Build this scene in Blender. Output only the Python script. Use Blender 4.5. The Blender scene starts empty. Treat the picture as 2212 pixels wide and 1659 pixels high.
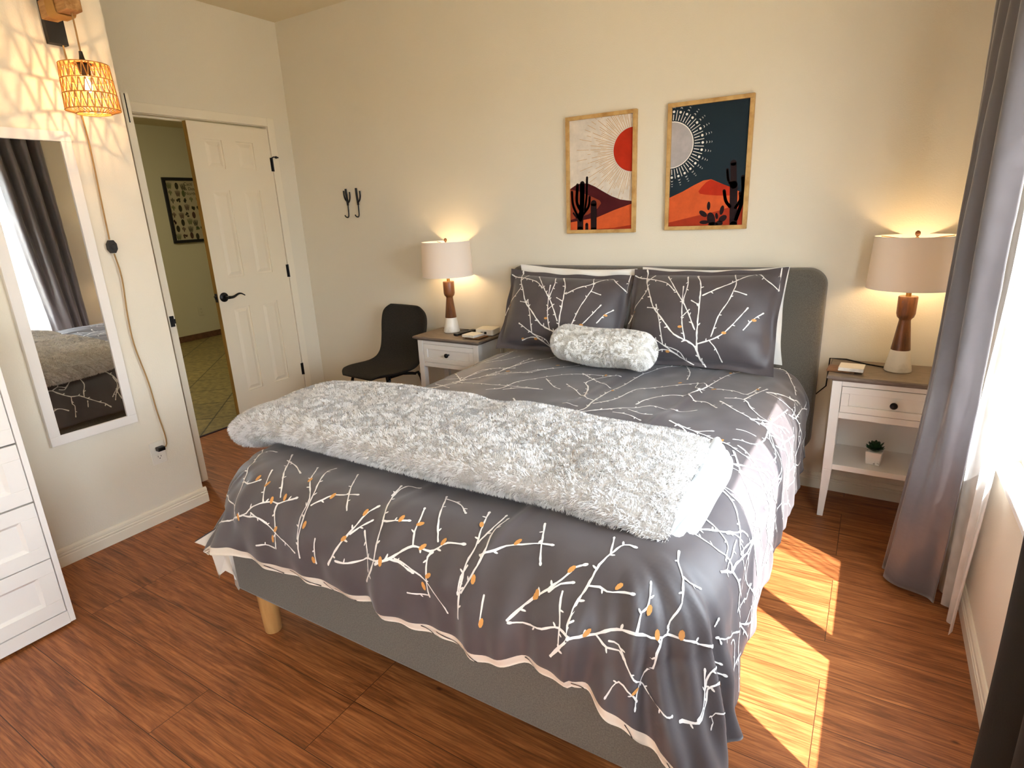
import bpy, bmesh, math, random
import numpy as np
from mathutils import Matrix, Vector, Euler
PI = math.pi
random.seed(7)
SC = bpy.context.scene

# ------------------------------------------------------------------ camera
cam_data = bpy.data.cameras.new('camera')
cam = bpy.data.objects.new('camera', cam_data)
SC.collection.objects.link(cam)
cam_data.sensor_fit = 'HORIZONTAL'
cam_data.sensor_width = 36.0
cam_data.lens = 36.0 * 1263.51 / 2212.0
cam_data.clip_start = 0.05
RIGHT = (0.85470739, 0.51740629, -0.04202389)
DOWN = (0.1130262, -0.26449679, -0.95774032)
FWD = (-0.50665605, 0.81383793, -0.28454783)
cam.matrix_world = Matrix(((RIGHT[0], -DOWN[0], -FWD[0], 0), (RIGHT[1], -DOWN[1], -FWD[1], 0),
                           (RIGHT[2], -DOWN[2], -FWD[2], 1.42), (0, 0, 0, 1)))
SC.camera = cam

# ------------------------------------------------------------------ colour management, world, sun
SC.view_settings.view_transform = 'Standard'
SC.view_settings.look = 'None'
SC.view_settings.gamma = 1
SC.view_settings.use_curve_mapping = False
SC.view_settings.exposure = 0.34
SC.cycles.max_bounces = 8
SC.cycles.diffuse_bounces = 5
SC.cycles.glossy_bounces = 4
SC.cycles.transmission_bounces = 4
SC.cycles.transparent_max_bounces = 8
SC.cycles.sample_clamp_indirect = 6.0
SC.cycles.caustics_reflective = False
SC.cycles.caustics_refractive = False
SC.cycles.use_denoising = True

world = bpy.data.worlds.new('sky')
SC.world = world
world.use_nodes = True
bg = world.node_tree.nodes['Background']
bg.inputs['Color'].default_value = (0.80, 0.90, 1.0, 1)
bg.inputs['Strength'].default_value = 16.0

sun_data = bpy.data.lights.new('sun', 'SUN')
sun_data.energy = 27.0
sun_data.angle = 0.009
sun_data.color = (1.0, 0.98, 0.95)
sun = bpy.data.objects.new('sun', sun_data)
SC.collection.objects.link(sun)
sun_dir = Vector((-0.819, 0.574, -1.31)).normalized()      # the way the light travels
sun.rotation_euler = sun_dir.to_track_quat('-Z', 'Y').to_euler()

portal_data = bpy.data.lights.new('window_daylight', 'AREA')
portal_data.shape = 'RECTANGLE'
portal_data.size = 1.66
portal_data.size_y = 1.34
portal_data.cycles.is_portal = True
portal = bpy.data.objects.new('window_daylight', portal_data)
SC.collection.objects.link(portal)
portal.location = (0.60, 1.48, 1.28)
portal.rotation_euler = Vector((-1, 0, 0)).to_track_quat('-Z', 'Z').to_euler()

# ------------------------------------------------------------------ helpers
def S(hexs):
    h = hexs.lstrip('#')
    out = []
    for i in (0, 2, 4):
        c = int(h[i:i+2], 16) / 255.0
        out.append(c / 12.92 if c <= 0.04045 else ((c + 0.055) / 1.055) ** 2.4)
    return tuple(out)

def new_mat(name):
    m = bpy.data.materials.new(name)
    m.use_nodes = True
    nt = m.node_tree
    return m, nt, nt.nodes['Principled BSDF']

def mat(name, col, rough=0.6, metal=0.0, spec=0.5, var=None, bump=None, sheen=0.0, coat=0.0, scale3=(1, 1, 1), emit=None):
    """procedural material: a base colour, an optional second colour mixed in by noise, an optional noise bump"""
    m, nt, b = new_mat(name)
    col = S(col) if isinstance(col, str) else col
    b.inputs['Base Color'].default_value = (*col, 1)
    b.inputs['Roughness'].default_value = rough
    b.inputs['Metallic'].default_value = metal
    b.inputs['Specular IOR Level'].default_value = spec
    b.inputs['Sheen Weight'].default_value = sheen
    b.inputs['Coat Weight'].default_value = coat
    tc = nt.nodes.new('ShaderNodeTexCoord')
    mp = nt.nodes.new('ShaderNodeMapping')
    mp.inputs['Scale'].default_value = scale3
    nt.links.new(tc.outputs['Object'], mp.inputs['Vector'])
    if var:
        n = nt.nodes.new('ShaderNodeTexNoise')
        n.inputs['Scale'].default_value = var[0]
        n.inputs['Detail'].default_value = 5
        n.inputs['Roughness'].default_value = 0.6
        nt.links.new(mp.outputs['Vector'], n.inputs['Vector'])
        r = nt.nodes.new('ShaderNodeValToRGB')
        c2 = S(var[1]) if isinstance(var[1], str) else var[1]
        lo, hi = (var[2], var[3]) if len(var) > 3 else (0.35, 0.65)
        r.color_ramp.elements[0].position = lo
        r.color_ramp.elements[1].position = hi
        r.color_ramp.elements[0].color = (*col, 1)
        r.color_ramp.elements[1].color = (*c2, 1)
        nt.links.new(n.outputs['Fac'], r.inputs['Fac'])
        nt.links.new(r.outputs['Color'], b.inputs['Base Color'])
    if bump:
        n = nt.nodes.new('ShaderNodeTexNoise')
        n.inputs['Scale'].default_value = bump[0]
        n.inputs['Detail'].default_value = 3
        nt.links.new(mp.outputs['Vector'], n.inputs['Vector'])
        bp = nt.nodes.new('ShaderNodeBump')
        bp.inputs['Strength'].default_value = bump[1]
        bp.inputs['Distance'].default_value = bump[2]
        nt.links.new(n.outputs['Fac'], bp.inputs['Height'])
        nt.links.new(bp.outputs['Normal'], b.inputs['Normal'])
    if emit:
        b.inputs['Emission Color'].default_value = (*emit[0], 1)
        b.inputs['Emission Strength'].default_value = emit[1]
    return m

def glass_mat(name, tint=(1, 1, 1), gloss=0.08):
    m = bpy.data.materials.new(name)
    m.use_nodes = True
    nt = m.node_tree
    nt.nodes.clear()
    out = nt.nodes.new('ShaderNodeOutputMaterial')
    mix = nt.nodes.new('ShaderNodeMixShader')
    tr = nt.nodes.new('ShaderNodeBsdfTransparent')
    tr.inputs['Color'].default_value = (*tint, 1)
    gl = nt.nodes.new('ShaderNodeBsdfGlossy')
    gl.inputs['Roughness'].default_value = 0.02
    lw = nt.nodes.new('ShaderNodeLayerWeight')
    lw.inputs['Blend'].default_value = 0.5
    pw = nt.nodes.new('ShaderNodeMath'); pw.operation = 'POWER'; pw.inputs[1].default_value = 4.0
    ad = nt.nodes.new('ShaderNodeMath'); ad.operation = 'MULTIPLY_ADD'; ad.inputs[1].default_value = 0.6; ad.inputs[2].default_value = gloss/2
    nt.links.new(lw.outputs['Facing'], pw.inputs[0]); nt.links.new(pw.outputs[0], ad.inputs[0])
    nt.links.new(ad.outputs[0], mix.inputs[0])
    nt.links.new(tr.outputs[0], mix.inputs[1])
    nt.links.new(gl.outputs[0], mix.inputs[2])
    nt.links.new(mix.outputs[0], out.inputs[0])
    return m

def sheer_mat(name, col, see=0.4, stripes=None, translucent=0.5):
    """thin cloth: part see-through, part diffuse, part light passing through"""
    m = bpy.data.materials.new(name)
    m.use_nodes = True
    nt = m.node_tree
    nt.nodes.clear()
    out = nt.nodes.new('ShaderNodeOutputMaterial')
    tr = nt.nodes.new('ShaderNodeBsdfTransparent')
    df = nt.nodes.new('ShaderNodeBsdfDiffuse')
    tl = nt.nodes.new('ShaderNodeBsdfTranslucent')
    df.inputs['Color'].default_value = (*col, 1)
    tl.inputs['Color'].default_value = (*col, 1)
    m1 = nt.nodes.new('ShaderNodeMixShader')
    m1.inputs[0].default_value = translucent
    nt.links.new(df.outputs[0], m1.inputs[1])
    nt.links.new(tl.outputs[0], m1.inputs[2])
    m2 = nt.nodes.new('ShaderNodeMixShader')
    m2.inputs[0].default_value = 1 - see
    nt.links.new(tr.outputs[0], m2.inputs[1])
    nt.links.new(m1.outputs[0], m2.inputs[2])
    if stripes:
        tc = nt.nodes.new('ShaderNodeTexCoord')
        w = nt.nodes.new('ShaderNodeTexWave')
        w.bands_direction = 'Y'
        w.inputs['Scale'].default_value = stripes
        w.inputs['Distortion'].default_value = 3
        w.inputs['Detail'].default_value = 2
        nt.links.new(tc.outputs['Object'], w.inputs['Vector'])
        mr = nt.nodes.new('ShaderNodeMapRange')
        mr.inputs['To Min'].default_value = 1 - see - 0.12
        mr.inputs['To Max'].default_value = 1 - see + 0.15
        nt.links.new(w.outputs['Fac'], mr.inputs['Value'])
        nt.links.new(mr.outputs['Result'], m2.inputs[0])
    nt.links.new(m2.outputs[0], out.inputs[0])
    return m

class B:
    """collects geometry for one mesh object"""
    def __init__(s):
        s.v = []; s.f = []; s.m = []; s.n = 0; s.uv = None
    def add(s, verts, faces, mi=0):
        base = s.n
        s.v.extend([tuple(map(float, p)) for p in verts]); s.n += len(verts)
        s.f.extend([tuple(base + i for i in f) for f in faces]); s.m.extend([mi] * len(faces))
        return s
    def box(s, x0, x1, y0, y1, z0, z1, mi=0):
        v = [(x0,y0,z0),(x1,y0,z0),(x1,y1,z0),(x0,y1,z0),(x0,y0,z1),(x1,y0,z1),(x1,y1,z1),(x0,y1,z1)]
        return s.add(v, [(0,3,2,1),(4,5,6,7),(0,1,5,4),(1,2,6,5),(2,3,7,6),(3,0,4,7)], mi)
    def taper(s, c0, h0, c1, h1, mi=0):
        """box from rectangle centre c0 half-size h0 (at z c0[2]) to c1,h1"""
        v = []
        for c, h in ((c0, h0), (c1, h1)):
            v += [(c[0]-h[0],c[1]-h[1],c[2]),(c[0]+h[0],c[1]-h[1],c[2]),(c[0]+h[0],c[1]+h[1],c[2]),(c[0]-h[0],c[1]+h[1],c[2])]
        return s.add(v, [(0,3,2,1),(4,5,6,7),(0,1,5,4),(1,2,6,5),(2,3,7,6),(3,0,4,7)], mi)
    def lathe(s, prof, c=(0,0,0), n=32, mi=0, cap=True, axis='z', sx=1, sy=1):
        vs = []
        for r, z in prof:
            for k in range(n):
                a = 2*PI*k/n
                p = (r*math.cos(a)*sx, r*math.sin(a)*sy, z)
                if axis == 'x': p = (p[2], p[0], p[1])
                if axis == 'y': p = (p[0], p[2], p[1])
                vs.append((c[0]+p[0], c[1]+p[1], c[2]+p[2]))
        fs = []
        for j in range(len(prof)-1):
            for k in range(n):
                fs.append((j*n+k, j*n+(k+1)%n, (j+1)*n+(k+1)%n, (j+1)*n+k))
        if cap:
            fs.append(tuple(range(n-1, -1, -1))); b = (len(prof)-1)*n
            fs.append(tuple(range(b, b+n)))
        return s.add(vs, fs, mi)
    def tube(s, pts, r, n=8, mi=0, cap=True):
        pts = [Vector(p) for p in pts]
        rs = r if isinstance(r, (list, tuple)) else [r]*len(pts)
        vs = []; up = None
        for i, p in enumerate(pts):
            d = (pts[min(i+1, len(pts)-1)] - pts[max(i-1, 0)]).normalized()
            if up is None:
                up = Vector((0,0,1)) if abs(d.z) < 0.9 else Vector((1,0,0))
            a = d.cross(up).normalized(); b = a.cross(d).normalized(); up = b
            for k in range(n):
                t = 2*PI*k/n
                vs.append(tuple(p + (a*math.cos(t) + b*math.sin(t))*rs[i]))
        fs = []
        for j in range(len(pts)-1):
            for k in range(n):
                fs.append((j*n+k, j*n+(k+1)%n, (j+1)*n+(k+1)%n, (j+1)*n+k))
        if cap:
            fs.append(tuple(range(n-1, -1, -1))); q = (len(pts)-1)*n
            fs.append(tuple(range(q, q+n)))
        return s.add(vs, fs, mi)
    def prism(s, poly, lo, hi, plane='xz', mi=0):
        """extrude a 2-D polygon between lo and hi of the third axis"""
        def P(a, b, t):
            return {'xz': (a, t, b), 'yz': (t, a, b), 'xy': (a, b, t)}[plane]
        n = len(poly)
        v = [P(a, b, lo) for a, b in poly] + [P(a, b, hi) for a, b in poly]
        f = [tuple(range(n)), tuple(range(2*n-1, n-1, -1))]
        f += [(i, n+i, n+(i+1)%n, (i+1)%n) for i in range(n)]
        return s.add(v, f, mi)
    def grid(s, P, mi=0, mask=None, flip=False):
        """P: array (a, b, 3) of points; mask: array (a-1, b-1) of faces kept"""
        a, b = P.shape[:2]
        i, j = np.meshgrid(np.arange(a-1), np.arange(b-1), indexing='ij')
        q = np.stack([i*b+j, (i+1)*b+j, (i+1)*b+j+1, i*b+j+1], -1).reshape(-1, 4)
        if flip: q = q[:, ::-1]
        mm = mi if isinstance(mi, np.ndarray) else np.full((a-1, b-1), mi)
        mm = mm.reshape(-1)
        if mask is not None:
            k = mask.reshape(-1); q = q[k]; mm = mm[k]
        base = s.n
        s.v.extend(map(tuple, P.reshape(-1, 3).tolist())); s.n += a*b
        s.f.extend([tuple(r) for r in (q+base).tolist()]); s.m.extend(mm.tolist())
        return s
    def build(s, name, mats, parent=None, smooth=None, bevel=0.0, seg=2, loc=None, fix=True, subsurf=0, local=False):
        off = Vector((0,0,0)); q = parent
        if parent is not None and parent.get('_local'): local = True
        while q is not None and not local:
            off += Vector(q.location); q = q.parent
        if loc is not None: off += Vector(loc)
        me = bpy.data.meshes.new(name)
        me.from_pydata([(p[0]-off.x, p[1]-off.y, p[2]-off.z) for p in s.v], [], s.f)
        if not isinstance(mats, (list, tuple)): mats = [mats]
        for m in mats: me.materials.append(m)
        if any(s.m): me.polygons.foreach_set('material_index', s.m)
        me.validate()
        if fix:
            bm = bmesh.new(); bm.from_mesh(me)
            bmesh.ops.recalc_face_normals(bm, faces=bm.faces)
            bm.to_mesh(me); bm.free()
        o = bpy.data.objects.new(name, me)
        SC.collection.objects.link(o)
        if parent is not None: o.parent = parent
        if loc is not None: o.location = loc
        if local: o['_local'] = 1
        if smooth is not None:
            me.polygons.foreach_set('use_smooth', [True]*len(me.polygons))
            if smooth < 179:
                bm = bmesh.new(); bm.from_mesh(me)
                lim = math.radians(smooth)
                for e in bm.edges:
                    if len(e.link_faces) == 2 and e.calc_face_angle(0) > lim: e.smooth = False
                bm.to_mesh(me); bm.free()
        if bevel > 0:
            md = o.modifiers.new('bevel', 'BEVEL'); md.width = bevel; md.segments = seg
            md.limit_method = 'ANGLE'; md.angle_limit = math.radians(40)
            md.harden_normals = False
        if subsurf:
            md = o.modifiers.new('subsurf', 'SUBSURF'); md.levels = subsurf; md.render_levels = subsurf
        return o

def empty(name, loc=(0,0,0), rz=0.0, local=False):
    o = bpy.data.objects.new(name, None)
    SC.collection.objects.link(o)
    o.location = loc; o.rotation_euler = (0, 0, rz)
    o.empty_display_size = 0.1
    if local: o['_local'] = 1
    return o

def tag(o, label=None, cat=None, group=None, kind=None):
    if label: o['label'] = label
    if cat: o['category'] = cat
    if group: o['group'] = group
    if kind: o['kind'] = kind
    return o

def structure(o):
    o['kind'] = 'structure'
    return o

def copy_tree(o, parent=None):
    c = o.copy(); SC.collection.objects.link(c)
    if parent is not None:
        c.parent = parent
    for ch in list(o.children): copy_tree(ch, c)
    return c

def rrect(x0, x1, z0, z1, r, n=6):
    pts = []
    for cx, cz, a0 in ((x1-r, z1-r, 0), (x0+r, z1-r, PI/2), (x0+r, z0+r, PI), (x1-r, z0+r, 1.5*PI)):
        for k in range(n+1):
            a = a0 + (PI/2)*k/n
            pts.append((cx + r*math.cos(a), cz + r*math.sin(a)))
    return pts
# ------------------------------------------------------------------ materials
M = {}
M['wall'] = mat('cream_wall_paint', '#E6DFCE', 0.85, spec=0.25, bump=(170, 0.35, 0.0022))
M['ceiling'] = mat('ceiling_paint', '#E2D6BA', 0.9, spec=0.2, bump=(120, 0.35, 0.002))
M['hall_wall'] = mat('hall_wall_paint', '#C6BE9B', 0.85, spec=0.25, bump=(170, 0.3, 0.002))
M['trim'] = mat('white_trim_paint', '#EDE5D2', 0.45, spec=0.4)
M['door'] = mat('door_paint', '#EBE1CB', 0.5, spec=0.4)
M['door_edge'] = mat('raw_door_edge', '#A5803C', 0.8, var=(40, '#8B6A2C'), scale3=(1, 1, .1))
M['white_wood'] = mat('white_painted_wood', '#ECE8E2', 0.42, spec=0.45, bump=(60, 0.05, 0.001))
M['black'] = mat('black_metal', '#0D0D0E', 0.38, metal=0.3)
M['black_matte'] = mat('black_matte', '#121110', 0.6)
M['dark_bronze'] = mat('dark_bronze', '#1B1815', 0.35, metal=0.6)
M['upholstery'] = mat('grey_upholstery', '#706C64', 0.95, spec=0.15, var=(260, '#5B5750'), bump=(500, 0.5, 0.001), sheen=0.2)
M['chair_fabric'] = mat('charcoal_felt', '#2A2926', 0.95, spec=0.1, var=(220, '#3B3833'), bump=(400, 0.5, 0.001))
M['cotton'] = mat('charcoal_cotton', '#494346', 0.50, spec=0.5, var=(9, '#4F494C'), bump=(700, 0.12, 0.0005), sheen=0.2)
M['cream_cotton'] = mat('cream_cotton', '#E4DACB', 0.8, spec=0.2, bump=(60, 0.15, 0.002))
M['print_white'] = mat('white_print', '#F3F1EE', 0.6)
M['print_orange'] = mat('amber_print', '#D69A55', 0.6)
M['print_dark'] = mat('dark_print', '#2B2628', 0.7)
M['white_cotton'] = mat('white_pillowcase', '#F1EEE7', 0.85, spec=0.2, bump=(35, 0.3, 0.006))
M['fur'] = mat('silver_faux_fur', '#EAE8E6', 0.85, spec=0.15, var=(9, '#E0DEDC', 0.4, 0.75), sheen=0.4)
M['fur_skin'] = mat('fur_backing', '#CBC7C3', 0.95, spec=0.1, var=(30, '#BCB7B2'))  # darker than the hairs: shade between tufts put into the backing colour
M['satin'] = mat('silver_plush_hem', '#B9BBBB', 0.6, spec=0.3, bump=(90, 0.25, 0.002), sheen=0.3)
M['fur_white_skin'] = mat('white_fur_backing', '#CFCAC0', 0.95)  # darkened like the throw backing, so gaps in the fur look shaded
M['fur_white'] = mat('white_faux_fur', '#FBF9F5', 0.85, spec=0.15, var=(16, '#E9E5DC', 0.45, 0.8), sheen=0.4)
M['light_wood'] = mat('light_beech', '#C99A5F', 0.5, var=(6, '#B98950'), scale3=(8, 8, 1))
M['frame_wood'] = mat('natural_pine_frame', '#C9A468', 0.55, var=(5, '#A87E43', .45, .7), scale3=(3, 3, 3))
M['walnut'] = mat('walnut', '#80502A', 0.4, var=(7, '#55301A'), scale3=(6, 6, 1), coat=0.15)
M['grey_oak'] = mat('weathered_oak_top', '#7E7267', 0.55, var=(9, '#655A50'), scale3=(2, 12, 12))
M['marble'] = mat('white_marble', '#EFEBE2', 0.3, var=(7, '#C9C3B6', .55, .72))
M['brass'] = mat('brass', '#B48A4A', 0.35, metal=0.9)
M['plastic_black'] = mat('black_plastic', '#101011', 0.4)
M['plastic_grey'] = mat('grey_buttons', '#3E3E40', 0.5)
M['plastic_white'] = mat('white_plastic', '#E9E4D8', 0.4)
M['coaster_wood'] = mat('acacia_wood', '#8A5A30', 0.5, var=(20, '#5E3A1C'))
M['rope'] = mat('jute_rope', '#B98C4C', 0.9, bump=(300, 0.6, 0.002))
M['cord'] = mat('woven_cord', '#A58352', 0.9, bump=(600, 0.6, 0.001))
M['pine_arm'] = mat('pine_arm', '#C79A62', 0.7, var=(8, '#9A6C38'), scale3=(1, 6, 6))
M['rattan'] = mat('rattan', '#D9A050', 0.7, var=(40, '#B57A34'))
M['leaf'] = mat('succulent_green', '#16331F', 0.5, var=(60, '#28502F'))
M['mirror'] = mat('mirror_glass', '#F3F4F3', 0.004, metal=1.0)
M['bulb_big'] = mat('lit_bulb', '#FFFFFF', 0.5, emit=((1.0, 0.68, 0.35), 72.0))
def lit_glass():
    m = bpy.data.materials.new('lit_bulb_glass'); m.use_nodes = True; nt = m.node_tree; nt.nodes.clear()
    out = nt.nodes.new('ShaderNodeOutputMaterial'); ad = nt.nodes.new('ShaderNodeAddShader'); tr = nt.nodes.new('ShaderNodeBsdfTransparent'); em = nt.nodes.new('ShaderNodeEmission')
    em.inputs['Color'].default_value = (1.0, 0.78, 0.5, 1); em.inputs['Strength'].default_value = 5.0
    nt.links.new(tr.outputs[0], ad.inputs[0]); nt.links.new(em.outputs[0], ad.inputs[1]); nt.links.new(ad.outputs[0], out.inputs[0])
    return m
M['bulb_small'] = lit_glass()
M['hall_fill_lamp'] = mat('hall_fill_emission', '#FFFFFF', 0.5, emit=((1.0, 0.92, 0.70), 95.0))  # glow of the unseen lamp added in the hall
M['fill_lamp'] = mat('room_fill_emission', '#FFFFFF', 0.5, emit=((1.0, 0.96, 0.90), 7.0))  # glow of the unseen fill lamp added in the bedroom
M['glass'] = glass_mat('clear_glass')
M['shade'] = sheer_mat('linen_lamp_shade', S('#F2EAE2'), see=0.0, translucent=0.16)
M['sheer'] = sheer_mat('white_sheer_voile', (0.92, 0.92, 0.92), see=0.42, stripes=9.0, translucent=0.5)
M['curtain'] = mat('grey_sateen_curtain', '#58555A', 0.36, spec=0.7, bump=(11, 0.45, 0.010), sheen=0.5)
M['curtain_unlit'] = mat('unlit_grey_curtain', '#2A2724', 0.85, spec=0.2, bump=(300, 0.3, 0.001))  # grey curtain seen against the window: its unlit side put into the colour
M['lining'] = mat('white_curtain_lining', '#E9E5DF', 0.8)
M['pvc'] = mat('white_vinyl_window_frame', '#F2F1EE', 0.4)
M['threshold'] = mat('dark_threshold_strip', '#2A1420', 0.5)
M['hall_base'] = mat('hall_tile_skirting', '#6E4A30', 0.6, var=(30, '#54371F'))
M['outlet_slot'] = mat('outlet_slots', '#1A1815', 0.6)
M['stucco'] = mat('outside_stucco', '#DAD3C6', 0.9, bump=(90, .4, .003))
M['gravel'] = mat('outside_gravel', '#C6B79E', 0.95, var=(60, '#A5967E'))
for k, c in dict(art_cream='#E9DFD2', art_maroon='#4E141A', art_brown='#8C3A22', art_orange='#DB6030', art_red='#C23016', art_rust='#A8351B', art_dark='#1F0F12',
                 art_navy='#1C2B35', art_moon='#B9B4B6', art_white='#F2F0EA', art_tan='#C79E6C', art_deep='#A52A18', poster='#BDB08C', poster_ink='#2E2A17', poster_green='#5A6236', poster_brown='#4A2D26').items():
    M[k] = mat(k, c, 0.7, spec=0.2, var=((14, tuple(x*0.80 for x in S(c)))) if k in ('art_orange', 'art_moon', 'art_cream', 'art_red', 'art_rust', 'art_maroon') else None)

def laminate():
    m, nt, b = new_mat('reddish_oak_laminate')
    L = nt.links.new; N = nt.nodes.new
    tc = N('ShaderNodeTexCoord')
    br = N('ShaderNodeTexBrick')
    br.offset = 0.37; br.offset_frequency = 3
    br.inputs['Scale'].default_value = 1.0
    br.inputs['Brick Width'].default_value = 1.21
    br.inputs['Row Height'].default_value = 0.19
    br.inputs['Mortar Size'].default_value = 0.0012
    br.inputs['Mortar Smooth'].default_value = 0.3
    br.inputs['Color1'].default_value = (0, 0, 0, 1); br.inputs['Color2'].default_value = (1, 1, 1, 1)
    br.inputs['Mortar'].default_value = (0.5, 0.5, 0.5, 1)
    L(tc.outputs['Object'], br.inputs['Vector'])
    # each plank shifts the grain
    add = N('ShaderNodeVectorMath'); add.operation = 'MULTIPLY_ADD'
    comb = N('ShaderNodeCombineXYZ')
    mul = N('ShaderNodeMath'); mul.operation = 'MULTIPLY'; mul.inputs[1].default_value = 7.0
    L(br.outputs['Color'], mul.inputs[0]); L(mul.outputs[0], comb.inputs['X']); L(mul.outputs[0], comb.inputs['Y'])
    add.inputs[1].default_value = (1, 1, 1)
    L(tc.outputs['Object'], add.inputs[0]); L(comb.outputs[0], add.inputs[2])
    mp = N('ShaderNodeMapping'); mp.inputs['Scale'].default_value = (1.1, 11, 1)
    L(add.outputs[0], mp.inputs['Vector'])
    n1 = N('ShaderNodeTexNoise'); n1.inputs['Scale'].default_value = 2.2; n1.inputs['Detail'].default_value = 8; n1.inputs['Roughness'].default_value = 0.68; n1.inputs['Distortion'].default_value = 1.4
    L(mp.outputs[0], n1.inputs['Vector'])
    mp2 = N('ShaderNodeMapping'); mp2.inputs['Scale'].default_value = (3.0, 90, 1)
    L(add.outputs[0], mp2.inputs['Vector'])
    n2 = N('ShaderNodeTexNoise'); n2.inputs['Scale'].default_value = 2.0; n2.inputs['Detail'].default_value = 4; n2.inputs['Distortion'].default_value = 0.6
    L(mp2.outputs[0], n2.inputs['Vector'])
    r = N('ShaderNodeValToRGB')
    e = r.color_ramp.elements
    e[0].position = 0.30; e[0].color = (*S('#6A3C1C'), 1)
    e[1].position = 0.72; e[1].color = (*S('#BC7A48'), 1)
    x = r.color_ramp.elements.new(0.5); x.color = (*S('#985C34'), 1)
    L(n1.outputs['Fac'], r.inputs['Fac'])
    r2 = N('ShaderNodeValToRGB'); r2.color_ramp.elements[0].position = 0.36; r2.color_ramp.elements[1].position = 0.62
    r2.color_ramp.elements[0].color = (0.62, 0.56, 0.50, 1); r2.color_ramp.elements[1].color = (1.08, 1.05, 1.0, 1)
    L(n2.outputs['Fac'], r2.inputs['Fac'])
    mx = N('ShaderNodeMix'); mx.data_type = 'RGBA'; mx.blend_type = 'MULTIPLY'; mx.inputs['Factor'].default_value = 1.0
    L(r.outputs['Color'], mx.inputs['A']); L(r2.outputs['Color'], mx.inputs['B'])
    # knots
    vo = N('ShaderNodeTexVoronoi'); vo.inputs['Scale'].default_value = 4.2
    mp3 = N('ShaderNodeMapping'); mp3.inputs['Scale'].default_value = (0.8, 1.6, 1); L(tc.outputs['Object'], mp3.inputs['Vector']); L(mp3.outputs[0], vo.inputs['Vector'])
    kr = N('ShaderNodeValToRGB'); kr.color_ramp.elements[0].position = 0.02; kr.color_ramp.elements[0].color = (0.32, 0.26, 0.22, 1)
    kr.color_ramp.elements[1].position = 0.05; kr.color_ramp.elements[1].color = (1, 1, 1, 1)
    L(vo.outputs['Distance'], kr.inputs['Fac'])
    mk = N('ShaderNodeMix'); mk.data_type = 'RGBA'; mk.blend_type = 'MULTIPLY'; mk.inputs['Factor'].default_value = 1.0
    L(mx.outputs['Result'], mk.inputs['A']); L(kr.outputs['Color'], mk.inputs['B'])
    # seams
    sm = N('ShaderNodeMix'); sm.data_type = 'RGBA'; sm.blend_type = 'MIX'
    L(br.outputs['Fac'], sm.inputs['Factor']); L(mk.outputs['Result'], sm.inputs['A']); sm.inputs['B'].default_value = (*S('#3A1C0C'), 1)
    L(sm.outputs['Result'], b.inputs['Base Color'])
    b.inputs['Roughness'].default_value = 0.42
    b.inputs['Specular IOR Level'].default_value = 0.35
    bp = N('ShaderNodeBump'); bp.inputs['Strength'].default_value = 0.15; bp.inputs['Distance'].default_value = 0.001
    L(n2.outputs['Fac'], bp.inputs['Height']); L(bp.outputs['Normal'], b.inputs['Normal'])
    return m
M['laminate'] = laminate()

def hall_tile():
    m, nt, b = new_mat('hall_stone_tile')
    L = nt.links.new; N = nt.nodes.new
    tc = N('ShaderNodeTexCoord')
    mp = N('ShaderNodeMapping'); mp.inputs['Rotation'].default_value = (0, 0, PI/4)
    L(tc.outputs['Object'], mp.inputs['Vector'])
    br = N('ShaderNodeTexBrick'); br.offset = 0.0
    br.inputs['Scale'].default_value = 1; br.inputs['Brick Width'].default_value = 0.42; br.inputs['Row Height'].default_value = 0.42
    br.inputs['Mortar Size'].default_value = 0.006; br.inputs['Color1'].default_value = (*S('#8A7A48'), 1); br.inputs['Color2'].default_value = (*S('#7C6E40'), 1)
    br.inputs['Mortar'].default_value = (*S('#4A3E20'), 1)
    L(mp.outputs[0], br.inputs['Vector'])
    n = N('ShaderNodeTexNoise'); n.inputs['Scale'].default_value = 22; n.inputs['Detail'].default_value = 6
    L(tc.outputs['Object'], n.inputs['Vector'])
    r = N('ShaderNodeValToRGB'); r.color_ramp.elements[0].position = .35; r.color_ramp.elements[0].color = (.62, .6, .55, 1); r.color_ramp.elements[1].position = .65; r.color_ramp.elements[1].color = (1.15, 1.1, 1, 1)
    L(n.outputs['Fac'], r.inputs['Fac'])
    mx = N('ShaderNodeMix'); mx.data_type = 'RGBA'; mx.blend_type = 'MULTIPLY'; mx.inputs['Factor'].default_value = 1
    L(br.outputs['Color'], mx.inputs['A']); L(r.outputs['Color'], mx.inputs['B'])
    L(mx.outputs['Result'], b.inputs['Base Color']); b.inputs['Roughness'].default_value = 0.5
    return m
M['tile'] = hall_tile()

# ------------------------------------------------------------------ the room
XR, YB, XL, XD, ZC, YF = 0.405, 3.10, -2.91, -3.731, 2.73, -1.60
WY0, WY1, WZ0, WZ1 = 0.66, 2.24, 0.60, 1.93          # window opening beside the bed
VY0, VY1 = -1.30, -0.05                              # unseen second window, added for fill light
structure(B().box(-3.862, XR + .13, YF - .1, YB + .1, -0.06, 0).build('floor', M['laminate']))
structure(B().box(-3.85, XR + .13, YF - .1, YB + .1, ZC, ZC + .08).build('ceiling', M['ceiling']))
structure(B().box(-3.85, XR + .13, YB, YB + .1, 0, ZC).build('wall_back', M['wall']))
structure(B().box(-3.85, XR + .13, YF - .1, YF, 0, ZC).build('wall_front', M['wall']))
structure(B().box(-3.85, XL, YF, 1.53, 0, ZC).build('wall_left', M['wall']))
w = B()
x0, x1 = XR, XR + .13
w.box(x0, x1, YF, YB, 0, WZ0).box(x0, x1, YF, YB, WZ1, ZC)
w.box(x0, x1, YF, VY0, WZ0, WZ1).box(x0, x1, VY1, WY0, WZ0, WZ1).box(x0, x1, WY1, YB, WZ0, WZ1)
structure(w.build('wall_right', M['wall']))
DY0, DY1, DZ = 1.68, 2.90, 2.045
w = B()
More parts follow.
